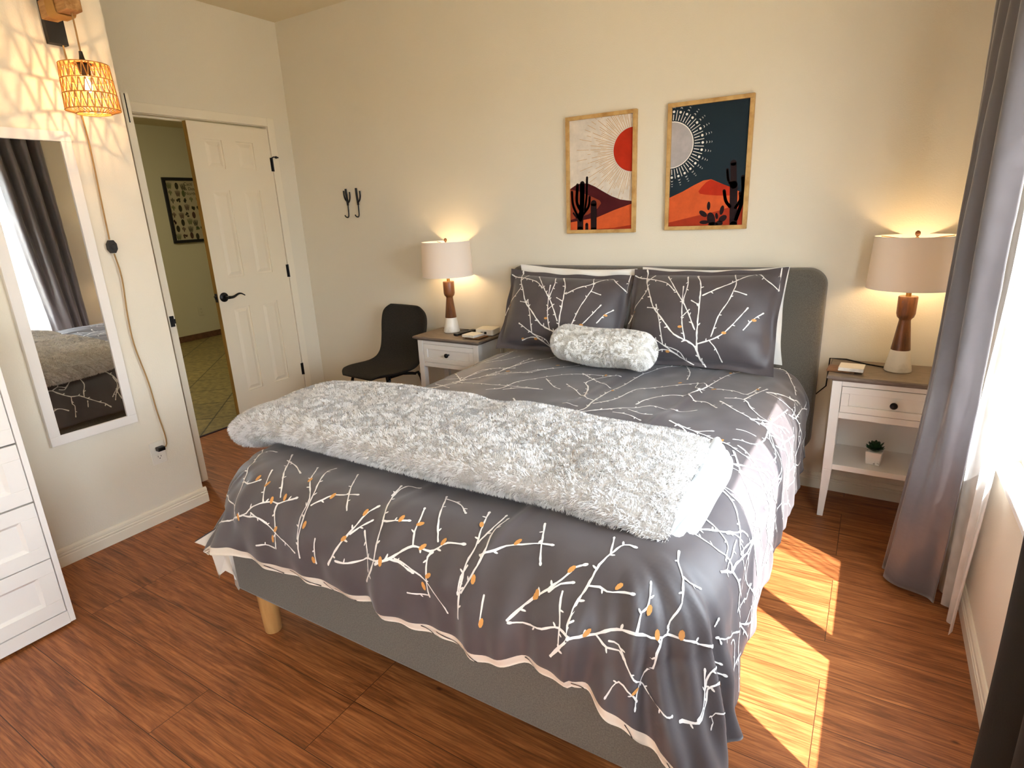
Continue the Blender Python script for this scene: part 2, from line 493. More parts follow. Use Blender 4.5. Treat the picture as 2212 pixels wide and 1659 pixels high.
w.box(-3.85, XD, 1.53, DY0 - .012, 0, ZC).box(-3.85, XD, DY1 + .012, YB, 0, ZC).box(-3.85, XD, DY0 - .012, DY1 + .012, DZ + .012, ZC)
structure(w.build('wall_door', M['wall']))
# door frame: jambs, stops and casing, one trim
w = B()
w.box(-3.852, XD + .001, DY0 - .012, DY0, 0, DZ + .012).box(-3.852, XD + .001, DY1, DY1 + .012, 0, DZ + .012).box(-3.852, XD + .001, DY0, DY1, DZ, DZ + .012)
w.box(-3.80, -3.775, DY0, DY0 + .012, 0, DZ).box(-3.80, -3.775, DY1 - .012, DY1, 0, DZ).box(-3.80, -3.775, DY0, DY1, DZ - .012, DZ)
for xa, xb in ((XD, XD + .016), (-3.866, -3.85)):
    w.box(xa, xb, DY0 - .060, DY0 - .004, 0, DZ + .060).box(xa, xb, DY1 + .004, DY1 + .060, 0, DZ + .060).box(xa, xb, DY0 - .004, DY1 + .004, DZ + .004, DZ + .060)
structure(w.build('trim_1', M['trim'], bevel=.003))
structure(B().box(-3.878, -3.862, DY0, DY1, -.01, .008).build('trim_2', M['threshold'], bevel=.003))

def base_profile():
    return [(0, 0), (.014, 0), (.014, .044), (.011, .048), (.013, .052), (.013, .057), (.009, .061), (.011, .065), (.010, .074), (.005, .083), (0, .083)]
def baseboard(name, a, b_, inward, ends=False):
    """moulded skirting from a to b; inward = unit vector into the room"""
    P = base_profile(); n = len(P)
    v = []
    for e in (a, b_):
        for d, z in P: v.append((e[0] + inward[0]*d, e[1] + inward[1]*d, z))
    f = [tuple(range(n)), tuple(range(2*n-1, n-1, -1))] + [(i, n+i, n+(i+1) % n, (i+1) % n) for i in range(n)]
    return structure(B().add(v, f).build(name, M['trim']))
baseboard('baseboard_left', (XL, YF), (XL, 1.544), (1, 0))
baseboard('baseboard_left_return', (XL + .004, 1.53), (XD, 1.53), (0, 1))
baseboard('baseboard_back', (XD, YB), (XR, YB), (0, -1))
baseboard('baseboard_right', (XR, YF), (XR, YB), (-1, 0))
baseboard('baseboard_front', (XL, YF), (XR, YF), (0, 1))
baseboard('baseboard_door', (XD, DY1 + .06), (XD, YB), (1, 0))

# windows: vinyl frame with a middle meeting stile, glass panes, a thin sill
def window(name, y0, y1, mull):
    f = B(); xa, xb = XR + .055, XR + .105; t = .045
    f.box(xa, xb, y0, y1, WZ0, WZ0 + t).box(xa, xb, y0, y1, WZ1 - t, WZ1)
    f.box(xa, xb, y0, y0 + t, WZ0 + t, WZ1 - t).box(xa, xb, y1 - t, y1, WZ0 + t, WZ1 - t)
    f.box(xa, xb, mull[0], mull[1], WZ0 + t, WZ1 - t)
    o = structure(f.build(name, M['pvc'], bevel=.004))
    for k, (ya, yb) in enumerate(((y0 + t, mull[0]), (mull[1], y1 - t))):
        B().box(xa + .02, xa + .024, ya, yb, WZ0 + t, WZ1 - t).build('window_pane', M['glass'], o)
    B().box(XR - .012, XR + .055, y0 - .0, y1 + .0, WZ0 - .018, WZ0 + .002).build('window_sill', M['pvc'], o, bevel=.004)
    return o
window('window_1', WY0, WY1, (1.50, 1.60))
window('window_added', VY0, VY1, (-.72, -.64))  # out of view, added to let in more daylight
# outside: ground and the neighbouring garden wall seen through the sheer
structure(B().box(.8, 14, -10, 12, -.35, -.3).build('ground', M['gravel']))
structure(B().box(6.0, 6.2, -10, 12, -.3, 1.5).build('wall_garden', M['stucco']))

# hallway beyond the double door
structure(B().box(-7.5, -3.878, .6, 6.2, -.06, .004).build('floor_hall', M['tile']))
structure(B().box(-7.5, -3.85, .6, 6.2, 2.53, 2.60).build('ceiling_hall', M['ceiling']))
structure(B().box(-7.5, -7.30, .6, 6.2, 0, 2.53).build('wall_hall_far', M['hall_wall']))
structure(B().box(-7.3, -3.85, 6.1, 6.2, 0, 2.53).build('wall_hall_back', M['hall_wall']))
structure(B().box(-7.3, -3.85, .6, .7, 0, 2.53).build('wall_hall_front', M['hall_wall']))
structure(B().box(-3.90, -3.85, 3.2, 6.1, 0, 2.53).build('wall_hall_right', M['hall_wall']))
structure(B().box(-7.30, -7.288, .7, 6.1, 0.004, .078).build('baseboard_hall', M['hall_base'], bevel=.003))

# ------------------------------------------------------------------ the double door
def door_leaf(name, loc, rz, lever):
    root = structure(empty(name, loc, rz, local=True))
    W, H, T = .605, 2.030, .035
    cols = ((-.272, -.137), (-.507, -.377)); rows = ((.27, .862), (1.066, 1.624), (1.757, 1.932))
    b = B()
    ys = [0, -.137, -.272, -.377, -.507, -W]
    for ya, yb in ((-.137, 0), (-.377, -.272), (-W + .0015, -.507)): b.box(0, T, ya, yb, .012, H)
    zs = [.012, .27, .862, 1.066, 1.624, 1.757, 1.932, H]
    for c in cols:
        for za, zb in ((.012, .27), (.862, 1.066), (1.624, 1.757), (1.932, H)): b.box(0, T, c[0], c[1], za, zb)
        for za, zb in rows:
            b.box(.009, T - .009, c[0], c[1], za, zb)
            for xs, xo in ((T - .009, T - .002), (.009, .002)):
                i, j = .012, .034
                v = [(xs, c[0]+i, za+i), (xs, c[1]-i, za+i), (xs, c[1]-i, zb-i), (xs, c[0]+i, zb-i), (xo, c[0]+j, za+j), (xo, c[1]-j, za+j), (xo, c[1]-j, zb-j), (xo, c[0]+j, zb-j)]
                b.add(v, [(4,5,6,7), (0,1,5,4), (1,2,6,5), (2,3,7,6), (3,0,4,7)])
    b.build('door_panel', M['door'], root, fix=True)
    for o in root.children: pass
    e = B().box(.001, T - .001, -W, -W + .0015, .013, H - .001).build('door_edge', M['door_edge'] if lever else M['trim'], root)
    if lever: e['label'] = 'unpainted tan door edge'
    for z in (.306, 1.06, 1.80):
        h = B().lathe([(.006, -.046), (.006, .046)], (T + .004, .004, z), 12).box(T - .001, T + .002, -.012, .004, z - .045, z + .045)
        hh = h.build('hinge', M['black'], root, smooth=40)
        hh['label'] = 'black hinge'
        if z == 1.80 and lever:
            B().tube([(T+.004, .004, 1.845), (T+.012, .012, 1.85), (T+.03, .04, 1.846)], .004).lathe([(.007, -.008), (.009, 0), (.003, .016)], (T+.018, .03, 1.848), 10, axis='y').build('door_stop', M['black'], hh, smooth=40)
    if lever:
        k = B().lathe([(.031, 0), (.031, .006), (.026, .010), (.011, .012), (.010, .045), (.010, .058)], (T, -.562, .944), 28, axis='x')
        pts = []; rr = []
        for i in range(15):
            t = i/14
            pts.append((T + .052 - .006*math.sin(t*PI), -.562 + .125*t, .944 + .016*math.sin(t*2*PI - 2.6)*t + .006*t)); rr.append(.011 - .0075*t)
        k.tube(pts, rr, 10)
        k.build('door_handle', M['black'], root, smooth=50)
        B().lathe([(.031, 0), (.031, -.006), (.012, -.012), (.010, -.055)], (0, -.562, .944), 24, axis='x').tube([(-.05, -.562, .944), (-.05, -.50, .942), (-.045, -.44, .946)], [.01, .008, .004]).build('door_handle', M['black'], root, smooth=50)
        B().box(.006, T - .006, -W - .002, -W + .001, .915, .972).box(.012, .024, -W - .010, -W, .934, .954).build('latch_plate', M['black'], root, bevel=.001)
    else:
        B().box(.006, T - .006, -W - .002, -W + .001, .905, .962).box(.02, T, -W - .003, -W, .92, .945).build('strike_plate', M['black'], root, bevel=.001)
        B().box(.013, .018, -W - .002, -W + .001, 1.90, 2.028).build('flush_bolt', M['black'], root, bevel=.001)
    return root
door_leaf('door_1', (-3.757, 2.897, 0), math.radians(3.2), True)
door_leaf('door_2', (-3.735, 1.652, 0), math.radians(90.0), False)

# ------------------------------------------------------------------ cloth surface
def vnoise(x, y, seed=0):
    xi=np.floor(x).astype(int); yi=np.floor(y).astype(int); fx=x-xi; fy=y-yi
    fx=fx*fx*(3-2*fx); fy=fy*fy*(3-2*fy)
    def h(a,b):
        n=(a*374761393+b*668265263+seed*1442695041)&0xffffffff
        n=((n^(n>>13))*1274126177)&0xffffffff
        return ((n^(n>>16))&0xffff)/65535.0
    return (h(xi,yi)*(1-fx)+h(xi+1,yi)*fx)*(1-fy)+(h(xi,yi+1)*(1-fx)+h(xi+1,yi+1)*fx)*fy
def duvet(u, v):
    u=np.asarray(u,float); v=np.asarray(v,float)
    XL,XR,YF=-1.71,-0.35,1.09; r=0.12; rho=0.16
    cx=np.clip(u,XL+r,XR-r); cy=np.maximum(v,YF+r)
    dx=u-cx; dy=v-cy; d=np.hypot(dx,dy)+1e-9; nx=dx/d; ny=dy/d; t=d-r
    on=t<=0
    top=0.655+0.012*(vnoise(u*5,v*5,3)-.5)*2+0.004*(vnoise(u*16+3,v*9,5)-.5)*2
    top=top+0.009*np.exp(-((u+0.60-0.10*(v-2.2))/0.016)**2)+0.007*np.exp(-((u+0.98-0.06*(v-2.2))/0.02)**2)
    tt=np.maximum(t,0); q=rho*np.pi/2; a=np.minimum(tt,q)/rho
    corner=2*np.abs(nx*ny); right=(nx>0)
    h=rho*np.sin(a); g=rho*(1-np.cos(a)); ex=np.maximum(tt-q,0)
    fl=0.05+np.where(right,0.30,0.52)*corner
    h=h+fl*ex; g=g+ex*np.sqrt(1-np.minimum(fl,.9)**2)
    th=np.arctan2(np.abs(nx),-ny+1e-9)
    s=np.where(nx>0, (cx)+0.42*th+(cy-YF-r), cx-0.42*th-(cy-YF-r))
    k=np.clip(tt/0.3,0,1)
    amp=np.where(nx>0,0.005+0.014*np.clip(corner*1.3,0,1),0.005+0.008*corner)
    amp=np.where((corner<.05)&(ny<-.5),0.005+0.011*np.clip((u+1.3)/0.8,0,1),amp)
    w=np.sin(2*np.pi*s/0.21+7*vnoise(s*3.1,tt*2.2,7)+tt*3)+0.45*np.sin(2*np.pi*s/0.10+9*vnoise(s*2.7,tt*3,9))+1.2*(vnoise(s*6,tt*2.5,17)-.5)*2*(nx>.6)
    disp=amp*k*w+0.009*k*(vnoise(u*11,v*11,11)-.5)*2
    hh=h+disp*np.where(on,0,1)
    x=np.where(on,u,cx+nx*(r+hh)); y=np.where(on,v,cy+ny*(r+hh)); z=top-g
    z=z+0.35*disp*(1-k)
    # the duvet never sinks into the bed or the floor
    z=np.maximum(z,0.012)
    return np.stack([x,y,z],-1)
# ------------------------------------------------------------------ bed
bed = tag(empty('bed', (-1.02, 2.0, 0)), 'grey upholstered bed frame with beech legs and tall headboard', 'bed')
BX0, BX1 = -1.80, -0.235
# headboard: a rounded slab leaning very slightly, with a piped seam
def headboard():
    x0, x1, z0, z1, r = -1.872, -0.178, 0.20, 1.100, 0.075
    n = 10
    b = B()
    front = rrect(x0 + .0, x1 - .0, z0, z1, r, n)
    cx, cz = (x0+x1)/2, (z0+z1)/2
    rings = []
    for off, y in ((0.0, 3.087), (-.004, 3.082), (.0, 3.050), (.004, 3.036), (.012, 3.028), (.030, 3.024), (.30, 3.022)):
        ring = []
        rr = rrect(x0 + off, x1 - off, z0 + off, z1 - off, max(r - off, .02), n)
        for p in rr: ring.append((p[0], y, p[1]))
        rings.append(ring)
    k = len(front); v = [p for q in rings for p in q]; f = []
    for j in range(len(rings)-1):
        for i in range(k): f.append((j*k+i, j*k+(i+1) % k, (j+1)*k+(i+1) % k, (j+1)*k+i))
    f.append(tuple(range(k))); f.append(tuple(range((len(rings)-1)*k, len(rings)*k)))
    b.add(v, f)
    h = b.build('headboard', M['upholstery'], bed, smooth=50)
    pp = [(p[0], 3.0315, p[1]) for p in rrect(x0 + .014, x1 - .014, z0 + .014, z1 - .014, r - .014, n)]
    B().tube(pp + [pp[0]], .0035, 6).build('piping', M['upholstery'], h, smooth=80)
headboard()
def rail(name, x0, x1, y0, y1):
    B().box(x0, x1, y0, y1, .172, .385).build(name, M['upholstery'], bed, smooth=50, bevel=.016, seg=3)
rail('foot_rail', BX0, BX1, .992, 1.048)
rail('side_rail', BX0 + .002, BX0 + .052, 1.045, 3.02)
rail('side_rail', BX1 - .052, BX1 - .002, 1.045, 3.02)
B().box(BX0 + .05, BX1 - .05, 1.045, 3.02, .25, .30).build('slat_base', M['black_matte'], bed)
for x, y in ((-1.714, 1.045), (BX1 - .086, 1.045), (-1.714, 2.90), (BX1 - .086, 2.90)):
    B().lathe([(.027, 0), (.029, .004), (.036, .176)], (x, y, 0), 24).build('leg', M['light_wood'], bed, smooth=40)
mt = B().box(-1.744, -.292, 1.056, 3.012, .302, .615).build('mattress', M['white_cotton'], smooth=50, bevel=.04, seg=4)
tag(mt, 'white mattress on the grey bed frame, under the charcoal duvet', 'mattress')

# ------------------------------------------------------------------ duvet with its printed branches
def smooth_poly(pts, step):
    """resample a polyline with rounded corners (Catmull-Rom)"""
    P = np.array(pts, float)
    if len(P) == 2: P = np.array([P[0], (P[0]+P[1])/2, P[1]])
    Q = np.vstack([2*P[0]-P[1], P, 2*P[-1]-P[-2]])
    out = []
    for i in range(1, len(Q)-2):
        L = np.linalg.norm(Q[i+1]-Q[i]); n = max(2, int(L/step))
        for k in range(n):
            t = k/n
            out.append(.5*((2*Q[i]) + (-Q[i-1]+Q[i+1])*t + (2*Q[i-1]-5*Q[i]+4*Q[i+1]-Q[i+2])*t*t + (-Q[i-1]+3*Q[i]-3*Q[i+1]+Q[i+2])*t**3))
    out.append(P[-1]); return np.array(out)

def ribbons(b, surf, lines, wscale, step, mi, off, rng, metric=(1, 1), knobs=True):
    """printed strokes lying on surf(u, v); lines = [[width_mm, [u, v], ...]]"""
    def lay(uv):
        uv = np.array(uv); e = 1e-3
        p = surf(uv[:, 0], uv[:, 1])
        du = surf(uv[:, 0] + e, uv[:, 1]) - p; dv = surf(uv[:, 0], uv[:, 1] + e) - p
        n = np.cross(du, dv); n /= (np.linalg.norm(n, axis=1, keepdims=True) + 1e-12)
        return p + n*off
    mu = np.array(metric, float)
    for ln in lines:
        w, pts = ln[0]*wscale, smooth_poly([np.array(q)*mu for q in ln[1:]], step)
        if len(pts) < 3: continue
        d = np.gradient(pts, axis=0); d /= (np.linalg.norm(d, axis=1, keepdims=True)+1e-9)
        nrm = np.stack([-d[:, 1], d[:, 0]], 1)
        s = np.linspace(0, 1, len(pts))
        wob = 1 + .22*np.sin(s*len(pts)*1.3 + rng.random()*6) + .12*np.sin(s*len(pts)*2.9)
        ww = w*(1.12 - .42*s)*wob/2
        ww[-2:] *= 1.35
        pts = pts + nrm*(rng.random(len(pts))[:, None]-.5)*w*.25
        A = lay((pts + nrm*ww[:, None])/mu); C_ = lay((pts - nrm*ww[:, None])/mu)
        v = np.empty((2*len(pts), 3)); v[0::2] = A; v[1::2] = C_
        b.add(v, [(2*i, 2*i+1, 2*i+3, 2*i+2) for i in range(len(pts)-1)], mi)
        # round tips and little buds along the twig
        def blob(c, ru, rv, a, m_):
            t = np.linspace(0, 2*PI, 9)[:-1]
            uvs = np.stack([c[0] + ru*np.cos(t)*math.cos(a) - rv*np.sin(t)*math.sin(a), c[1] + ru*np.cos(t)*math.sin(a) + rv*np.sin(t)*math.cos(a)], 1)
            b.add(lay(uvs/mu), [tuple(range(8))], m_)
        a = math.atan2(d[-1][1], d[-1][0])
        blob(pts[-1], w*1.25, w*.75, a, mi); blob(pts[0], w*.6, w*.55, a, mi)
        if knobs:
            k = 3
            while k < len(pts)-2:
                sd = 1 if rng.random() < .5 else -1
                a = math.atan2(d[k][1], d[k][0]) + sd*rng.uniform(.7, 1.3)
                blob(pts[k] + nrm[k]*sd*w*.95, w*rng.uniform(1.1, 1.7), w*.48, a, mi)
                k += int(rng.integers(3, 9))

DATA_L = [[5,[-0.505,0.83],[-0.485,0.86],[-0.465,0.89],[-0.47,0.915],[-0.465,0.96],[-0.455,1.005],[-0.45,1.06],[-0.44,1.1],[-0.425,1.145],[-0.4,1.15]],[3.5,[-0.44,1.1],[-0.455,1.16]],[5,[-0.465,0.89],[-0.43,0.905],[-0.405,0.91],[-0.385,0.925],[-0.36,0.94],[-0.325,0.96],[-0.285,0.965],[-0.27,0.975],[-0.26,0.98],[-0.22,1.005],[-0.18,1.03],[-0.17,1.035],[-0.145,1.06]],[4,[-0.465,0.895],[-0.49,0.9],[-0.51,0.895],[-0.53,0.885],[-0.555,0.88],[-0.575,0.875],[-0.615,0.87]],[4,[-0.325,0.96],[-0.33,1.0],[-0.32,1.015],[-0.33,1.065]],[4,[-0.455,1.005],[-0.43,1.01],[-0.41,1.005],[-0.385,1.01],[-0.36,1.025]],[4,[-0.405,0.91],[-0.37,0.895],[-0.34,0.905],[-0.325,0.9]],[3.2,[-0.37,0.91],[-0.345,0.915],[-0.325,0.9],[-0.285,0.87],[-0.25,0.86],[-0.215,0.85],[-0.185,0.85],[-0.165,0.85],[-0.15,0.86]],[4.5,[-0.26,0.975],[-0.255,0.945],[-0.24,0.91],[-0.255,0.87],[-0.255,0.835],[-0.245,0.805]],[3.5,[-0.245,0.82],[-0.275,0.835],[-0.315,0.845],[-0.34,0.8]],[3.5,[-0.505,0.975],[-0.5,0.945],[-0.49,0.91],[-0.485,0.865]],[5,[-0.62,0.875],[-0.595,0.905],[-0.565,0.94],[-0.545,0.96],[-0.53,0.98],[-0.51,1.01],[-0.5,1.035],[-0.48,1.05]],[4,[-0.535,0.965],[-0.515,0.99],[-0.49,1.0]],[4,[-0.31,1.195],[-0.285,1.13],[-0.26,1.08],[-0.255,1.035],[-0.25,1.005]],[4,[-0.28,1.125],[-0.26,1.125],[-0.225,1.145]],[5,[-0.115,0.865],[-0.075,0.91],[-0.06,0.96],[-0.08,0.99],[-0.07,1.03],[-0.015,1.105]],[4,[-0.08,0.91],[-0.07,0.96],[-0.105,1.0],[-0.115,1.01]],[4,[-0.07,0.96],[-0.105,1.03],[-0.045,1.11]],[3.5,[0.07,1.08],[-0.025,0.975],[-0.01,0.955],[-0.005,0.94]],[4.5,[-1.875,0.855],[-1.86,0.875],[-1.705,0.86],[-1.62,0.87],[-1.565,0.9],[-1.55,0.92],[-1.505,0.94],[-1.47,0.95],[-1.45,0.95],[-1.42,0.965],[-1.385,0.98]],[4.5,[-1.88,0.85],[-1.84,0.895],[-1.81,0.935],[-1.77,0.975],[-1.76,0.99]],[4,[-1.81,0.94],[-1.765,0.975],[-1.735,1.01],[-1.725,1.03]],[4.5,[-1.625,0.87],[-1.635,0.93],[-1.655,0.99],[-1.69,1.055],[-1.72,1.11],[-1.725,1.145],[-1.685,1.155]],[4,[-1.69,1.06],[-1.73,1.12],[-1.765,1.16]],[4,[-1.655,0.985],[-1.61,0.98],[-1.575,1.005]],[4,[-1.505,0.94],[-1.53,0.985],[-1.57,1.05]],[3.5,[-1.765,0.96],[-1.635,0.895],[-1.615,0.87]],[4,[-1.58,0.89],[-1.52,0.895],[-1.48,0.885]],[3.2,[-1.545,0.905],[-1.485,0.885],[-1.44,0.87],[-1.385,0.855],[-1.34,0.84]],[4.5,[-1.45,0.95],[-1.455,0.925],[-1.44,0.88],[-1.435,0.825]],[3.5,[-1.515,0.81],[-1.48,0.82],[-1.445,0.82]],[4,[-1.45,0.97],[-1.475,1.01],[-1.53,1.07],[-1.615,1.165]],[4,[-1.59,1.125],[-1.53,1.11],[-1.465,1.075]],[4.5,[-1.32,0.83],[-1.325,0.88],[-1.32,0.93],[-1.325,0.995],[-1.355,1.055],[-1.395,1.125],[-1.39,1.15]],[4,[-1.33,0.88],[-1.335,0.935],[-1.33,0.985],[-1.385,1.045],[-1.455,1.135]],[4,[-1.31,0.975],[-1.285,1.0],[-1.265,1.025],[-1.23,1.035],[-1.185,1.045]],[3.5,[-1.18,0.99],[-1.215,1.04],[-1.285,1.145]],[3.5,[-1.26,0.9],[-1.27,0.825]],[5,[-1.205,0.845],[-1.175,0.895],[-1.15,0.925],[-1.125,0.965],[-1.115,1.0],[-1.095,1.03]],[4,[-1.135,0.94],[-1.11,0.965],[-1.085,0.985]],[4.5,[-1.065,0.825],[-1.035,0.885],[-1.035,0.94],[-1.04,0.98],[-1.07,1.045],[-1.095,1.115],[-1.095,1.16],[-1.055,1.165]],[4,[-1.09,1.085],[-1.11,1.145]],[4,[-1.175,0.865],[-1.125,0.87],[-1.07,0.885],[-1.015,0.9]],[5,[-1.025,0.89],[-0.98,0.915],[-0.95,0.94],[-0.925,0.96],[-0.9,0.96],[-0.875,0.96],[-0.855,0.975],[-0.835,0.995],[-0.79,1.005]],[4,[-1.045,0.99],[-1.015,1.0],[-0.97,1.015]],[4,[-0.925,0.96],[-0.94,0.995],[-0.945,1.03],[-0.96,1.07]],[3.5,[-1.095,0.955],[-1.07,0.905],[-1.055,0.86]],[4,[-0.995,0.91],[-0.945,0.91],[-0.905,0.9]],[3.2,[-0.97,0.915],[-0.92,0.91],[-0.86,0.885],[-0.825,0.86],[-0.8,0.82]],[4.5,[-0.865,0.96],[-0.875,0.945],[-0.865,0.905],[-0.855,0.85]],[3.5,[-0.92,0.845],[-0.895,0.845],[-0.855,0.85]],[4,[-0.865,0.99],[-0.895,1.045],[-0.955,1.16]],[4,[-0.945,1.15],[-0.895,1.14],[-0.85,1.105]],[4.5,[-0.76,0.825],[-0.76,0.905],[-0.76,0.965],[-0.755,1.01],[-0.77,1.06],[-0.795,1.135]],[4.5,[-0.755,0.895],[-0.73,0.94],[-0.72,1.0],[-0.735,1.07],[-0.73,1.125]],[4,[-0.755,0.96],[-0.765,0.93],[-0.765,0.89]],[4,[-0.755,1.02],[-0.745,1.07],[-0.745,1.14]],[4.5,[-0.725,0.99],[-0.7,1.015],[-0.68,1.035],[-0.645,1.05],[-0.605,1.065],[-0.575,1.07]],[3.5,[-0.69,0.91],[-0.69,0.845]],[4,[-0.63,1.14],[-0.6,1.065],[-0.58,1.015]],[4.5,[-0.94,1.92],[-0.905,1.985],[-0.915,2.09],[-0.92,2.245],[-0.895,2.4],[-0.865,2.6],[-0.8,2.71],[-0.72,2.755]],[4,[-0.9,2.055],[-0.85,2.145],[-0.82,2.335],[-0.765,2.405],[-0.69,2.44],[-0.605,2.505],[-0.53,2.46]],[4.5,[-0.94,1.92],[-0.875,1.965],[-0.805,2.03],[-0.74,2.08],[-0.685,2.145],[-0.6,2.135],[-0.525,2.17]],[3.5,[-0.79,1.99],[-0.725,1.98],[-0.67,1.95]],[3.5,[-0.75,2.045],[-0.685,2.01],[-0.65,2.02]],[4,[-0.75,2.135],[-0.735,2.215],[-0.665,2.31],[-0.6,2.335],[-0.565,2.42],[-0.54,2.535],[-0.51,2.68],[-0.465,2.805]],[3.5,[-0.92,2.1],[-0.98,2.145],[-1.065,2.23],[-1.13,2.285]],[4.5,[-0.98,2.145],[-1.025,2.285],[-1.065,2.35],[-1.055,2.425],[-1.0,2.48]],[4,[-1.415,2.055],[-1.36,2.105],[-1.345,2.225],[-1.275,2.345],[-1.2,2.425],[-1.12,2.475],[-0.955,2.49]],[3.5,[-1.56,2.27],[-1.495,2.35],[-1.385,2.39],[-1.32,2.515]],[3.5,[-1.7,2.48],[-1.625,2.565],[-1.595,2.65]],[3.5,[-1.785,2.61],[-1.75,2.73],[-1.685,2.77]],[5,[-1.25,2.015],[-1.17,1.925],[-1.125,1.84]],[4.5,[-1.195,1.975],[-1.09,1.915],[-1.025,1.865],[-0.96,1.82],[-0.925,1.805]],[3,[-1.155,1.96],[-1.085,1.96]],[3.5,[-1.01,1.85],[-0.985,1.905]],[3.5,[-0.965,1.825],[-0.885,1.87]],[4,[-1.535,2.385],[-1.5,2.495],[-1.45,2.63],[-1.415,2.72]],[4,[-1.14,2.48],[-1.06,2.42],[-0.94,2.33]],[5,[-0.57,1.985],[-0.515,1.95],[-0.485,1.905],[-0.465,1.865]],[4,[-0.535,1.97],[-0.465,1.94],[-0.415,1.965]],[4,[-0.485,1.945],[-0.42,1.915],[-0.36,1.895],[-0.285,1.84],[-0.225,1.895]],[3.5,[-0.565,2.29],[-0.505,2.27],[-0.455,2.2]],[4,[-0.595,2.33],[-0.555,2.285]],[4,[-0.46,2.285],[-0.4,2.21],[-0.35,2.165],[-0.295,2.13],[-0.26,2.19]],[4,[-0.26,2.19],[-0.24,2.335],[-0.22,2.47]],[4.5,[-0.26,2.19],[-0.25,2.04],[-0.275,1.95],[-0.335,1.93]],[4.5,[-0.45,2.33],[-0.38,2.335],[-0.34,2.255],[-0.3,2.205],[-0.265,2.195]],[3.5,[-0.36,2.895],[-0.335,2.895],[-0.295,2.895],[-0.255,2.805],[-0.215,2.71]],[3.5,[-1.255,2.32],[-1.17,2.23],[-1.13,2.21]],[3.5,[-1.345,2.085],[-1.29,2.135],[-1.195,2.165]],[4,[-0.52,2.44],[-0.44,2.455],[-0.385,2.42],[-0.355,2.555]],[4,[-0.38,2.335],[-0.36,2.43],[-0.325,2.54]],[3.5,[-0.72,2.755],[-0.675,2.65],[-0.66,2.55]],[3.5,[-0.555,2.385],[-0.595,2.44],[-0.6,2.505]],[3.5,[-1.01,2.005],[-0.95,2.005]],[3.5,[-1.015,2.06],[-0.985,2.11]],[3.5,[-0.71,2.77],[-0.645,2.725]],[3.5,[-0.345,2.02],[-0.285,2.015]],[4,[-0.24,2.11],[-0.19,2.17],[-0.15,2.155]],[4.5,[-1.795,2.015],[-1.69,2.02],[-1.635,2.11],[-1.645,2.24],[-1.615,2.355],[-1.495,2.43]],[4,[-1.73,1.94],[-1.67,2.05],[-1.635,2.165],[-1.54,2.335],[-1.5,2.625]],[3.5,[-1.635,2.165],[-1.755,2.275],[-1.78,2.295]],[3,[-1.75,2.14],[-1.66,2.205],[-1.605,2.355]],[3.5,[-1.78,2.235],[-1.755,2.375],[-1.805,2.58],[-1.77,2.645]],[3.5,[-1.76,2.375],[-1.73,2.49],[-1.695,2.57],[-1.7,2.755]],[4,[-1.785,2.22],[-1.785,2.225]],[3.5,[-1.55,2.275],[-1.41,2.385],[-1.31,2.515],[-1.225,2.615]],[4,[-1.64,2.14],[-1.41,2.13],[-1.215,2.165]],[4.5,[-1.77,1.895],[-1.73,1.92],[-1.665,1.89]],[4.5,[-1.775,1.895],[-1.775,1.84]],[3.5,[-1.72,2.075],[-1.61,2.035]],[4.5,[-0.3,1.545],[-0.27,1.535],[-0.235,1.505],[-0.205,1.44],[-0.175,1.38],[-0.085,1.38]],[4,[-0.29,1.565],[-0.25,1.57],[-0.215,1.545]],[3.5,[-0.3,1.385],[-0.25,1.37],[-0.215,1.35],[-0.2,1.305]],[4,[-0.175,1.375],[-0.17,1.43],[-0.145,1.515]],[4,[-0.235,1.66],[-0.175,1.62],[-0.14,1.515],[-0.04,1.525]],[4,[-0.14,1.515],[-0.13,1.395],[-0.0,1.5],[0.05,1.515]],[4,[-0.17,1.545],[-0.095,1.67],[-0.06,1.685]],[4,[-0.185,1.775],[-0.13,1.795],[-0.15,1.7]],[4,[0.045,1.515],[0.095,1.505],[0.02,1.375],[-0.035,1.265],[-0.1,1.135],[-0.105,1.13]],[3.5,[-0.1,1.135],[-0.09,1.135]],[3.5,[-0.135,1.13],[-0.145,1.145]],[4.5,[-0.26,2.19],[-0.235,2.075],[-0.195,2.055],[-0.155,2.025],[-0.11,1.935]],[4,[-0.285,2.15],[-0.24,2.11],[-0.2,2.03],[-0.2,1.915]],[4,[-0.315,1.89],[-0.28,1.87],[-0.235,1.82],[-0.185,1.76]],[4,[-0.3,1.56],[-0.265,1.55],[-0.22,1.55]],[4,[-0.24,2.135],[-0.19,2.17],[-0.19,2.22]],[4,[-0.32,1.84],[-0.265,1.7],[-0.22,1.645],[-0.185,1.62]],[4,[-0.16,1.95],[-0.15,1.84],[-0.06,1.92]]]
DATA_O = [[-0.43,0.91],[-0.385,1.025],[-0.315,1.015],[-0.28,0.975],[-0.225,1.015],[-0.505,1.03],[-0.565,0.945],[-0.265,0.84],[0.03,1.365],[-0.055,1.035],[-1.81,0.935],[-1.6,0.88],[-1.585,1.005],[-1.53,0.995],[-1.48,0.955],[-1.43,0.975],[-1.39,1.05],[-1.305,0.925],[-1.44,0.88],[-1.45,0.85],[-1.265,1.025],[-1.275,0.83],[-1.115,1.005],[-1.155,0.925],[-0.995,1.015],[-0.94,1.015],[-1.01,0.905],[-0.895,0.965],[-0.845,0.995],[-0.78,1.08],[-0.725,0.93],[-0.66,1.05],[-0.565,0.945],[-0.69,0.85],[-0.86,0.9],[-0.87,0.87],[-1.5,2.375],[-1.32,2.57],[-0.98,1.91],[-0.89,1.86],[-0.91,2.28],[-1.025,2.49],[-0.51,2.715],[-0.515,2.435],[-0.36,2.52],[-0.67,2.48],[-0.37,1.905],[-0.255,2.235]]
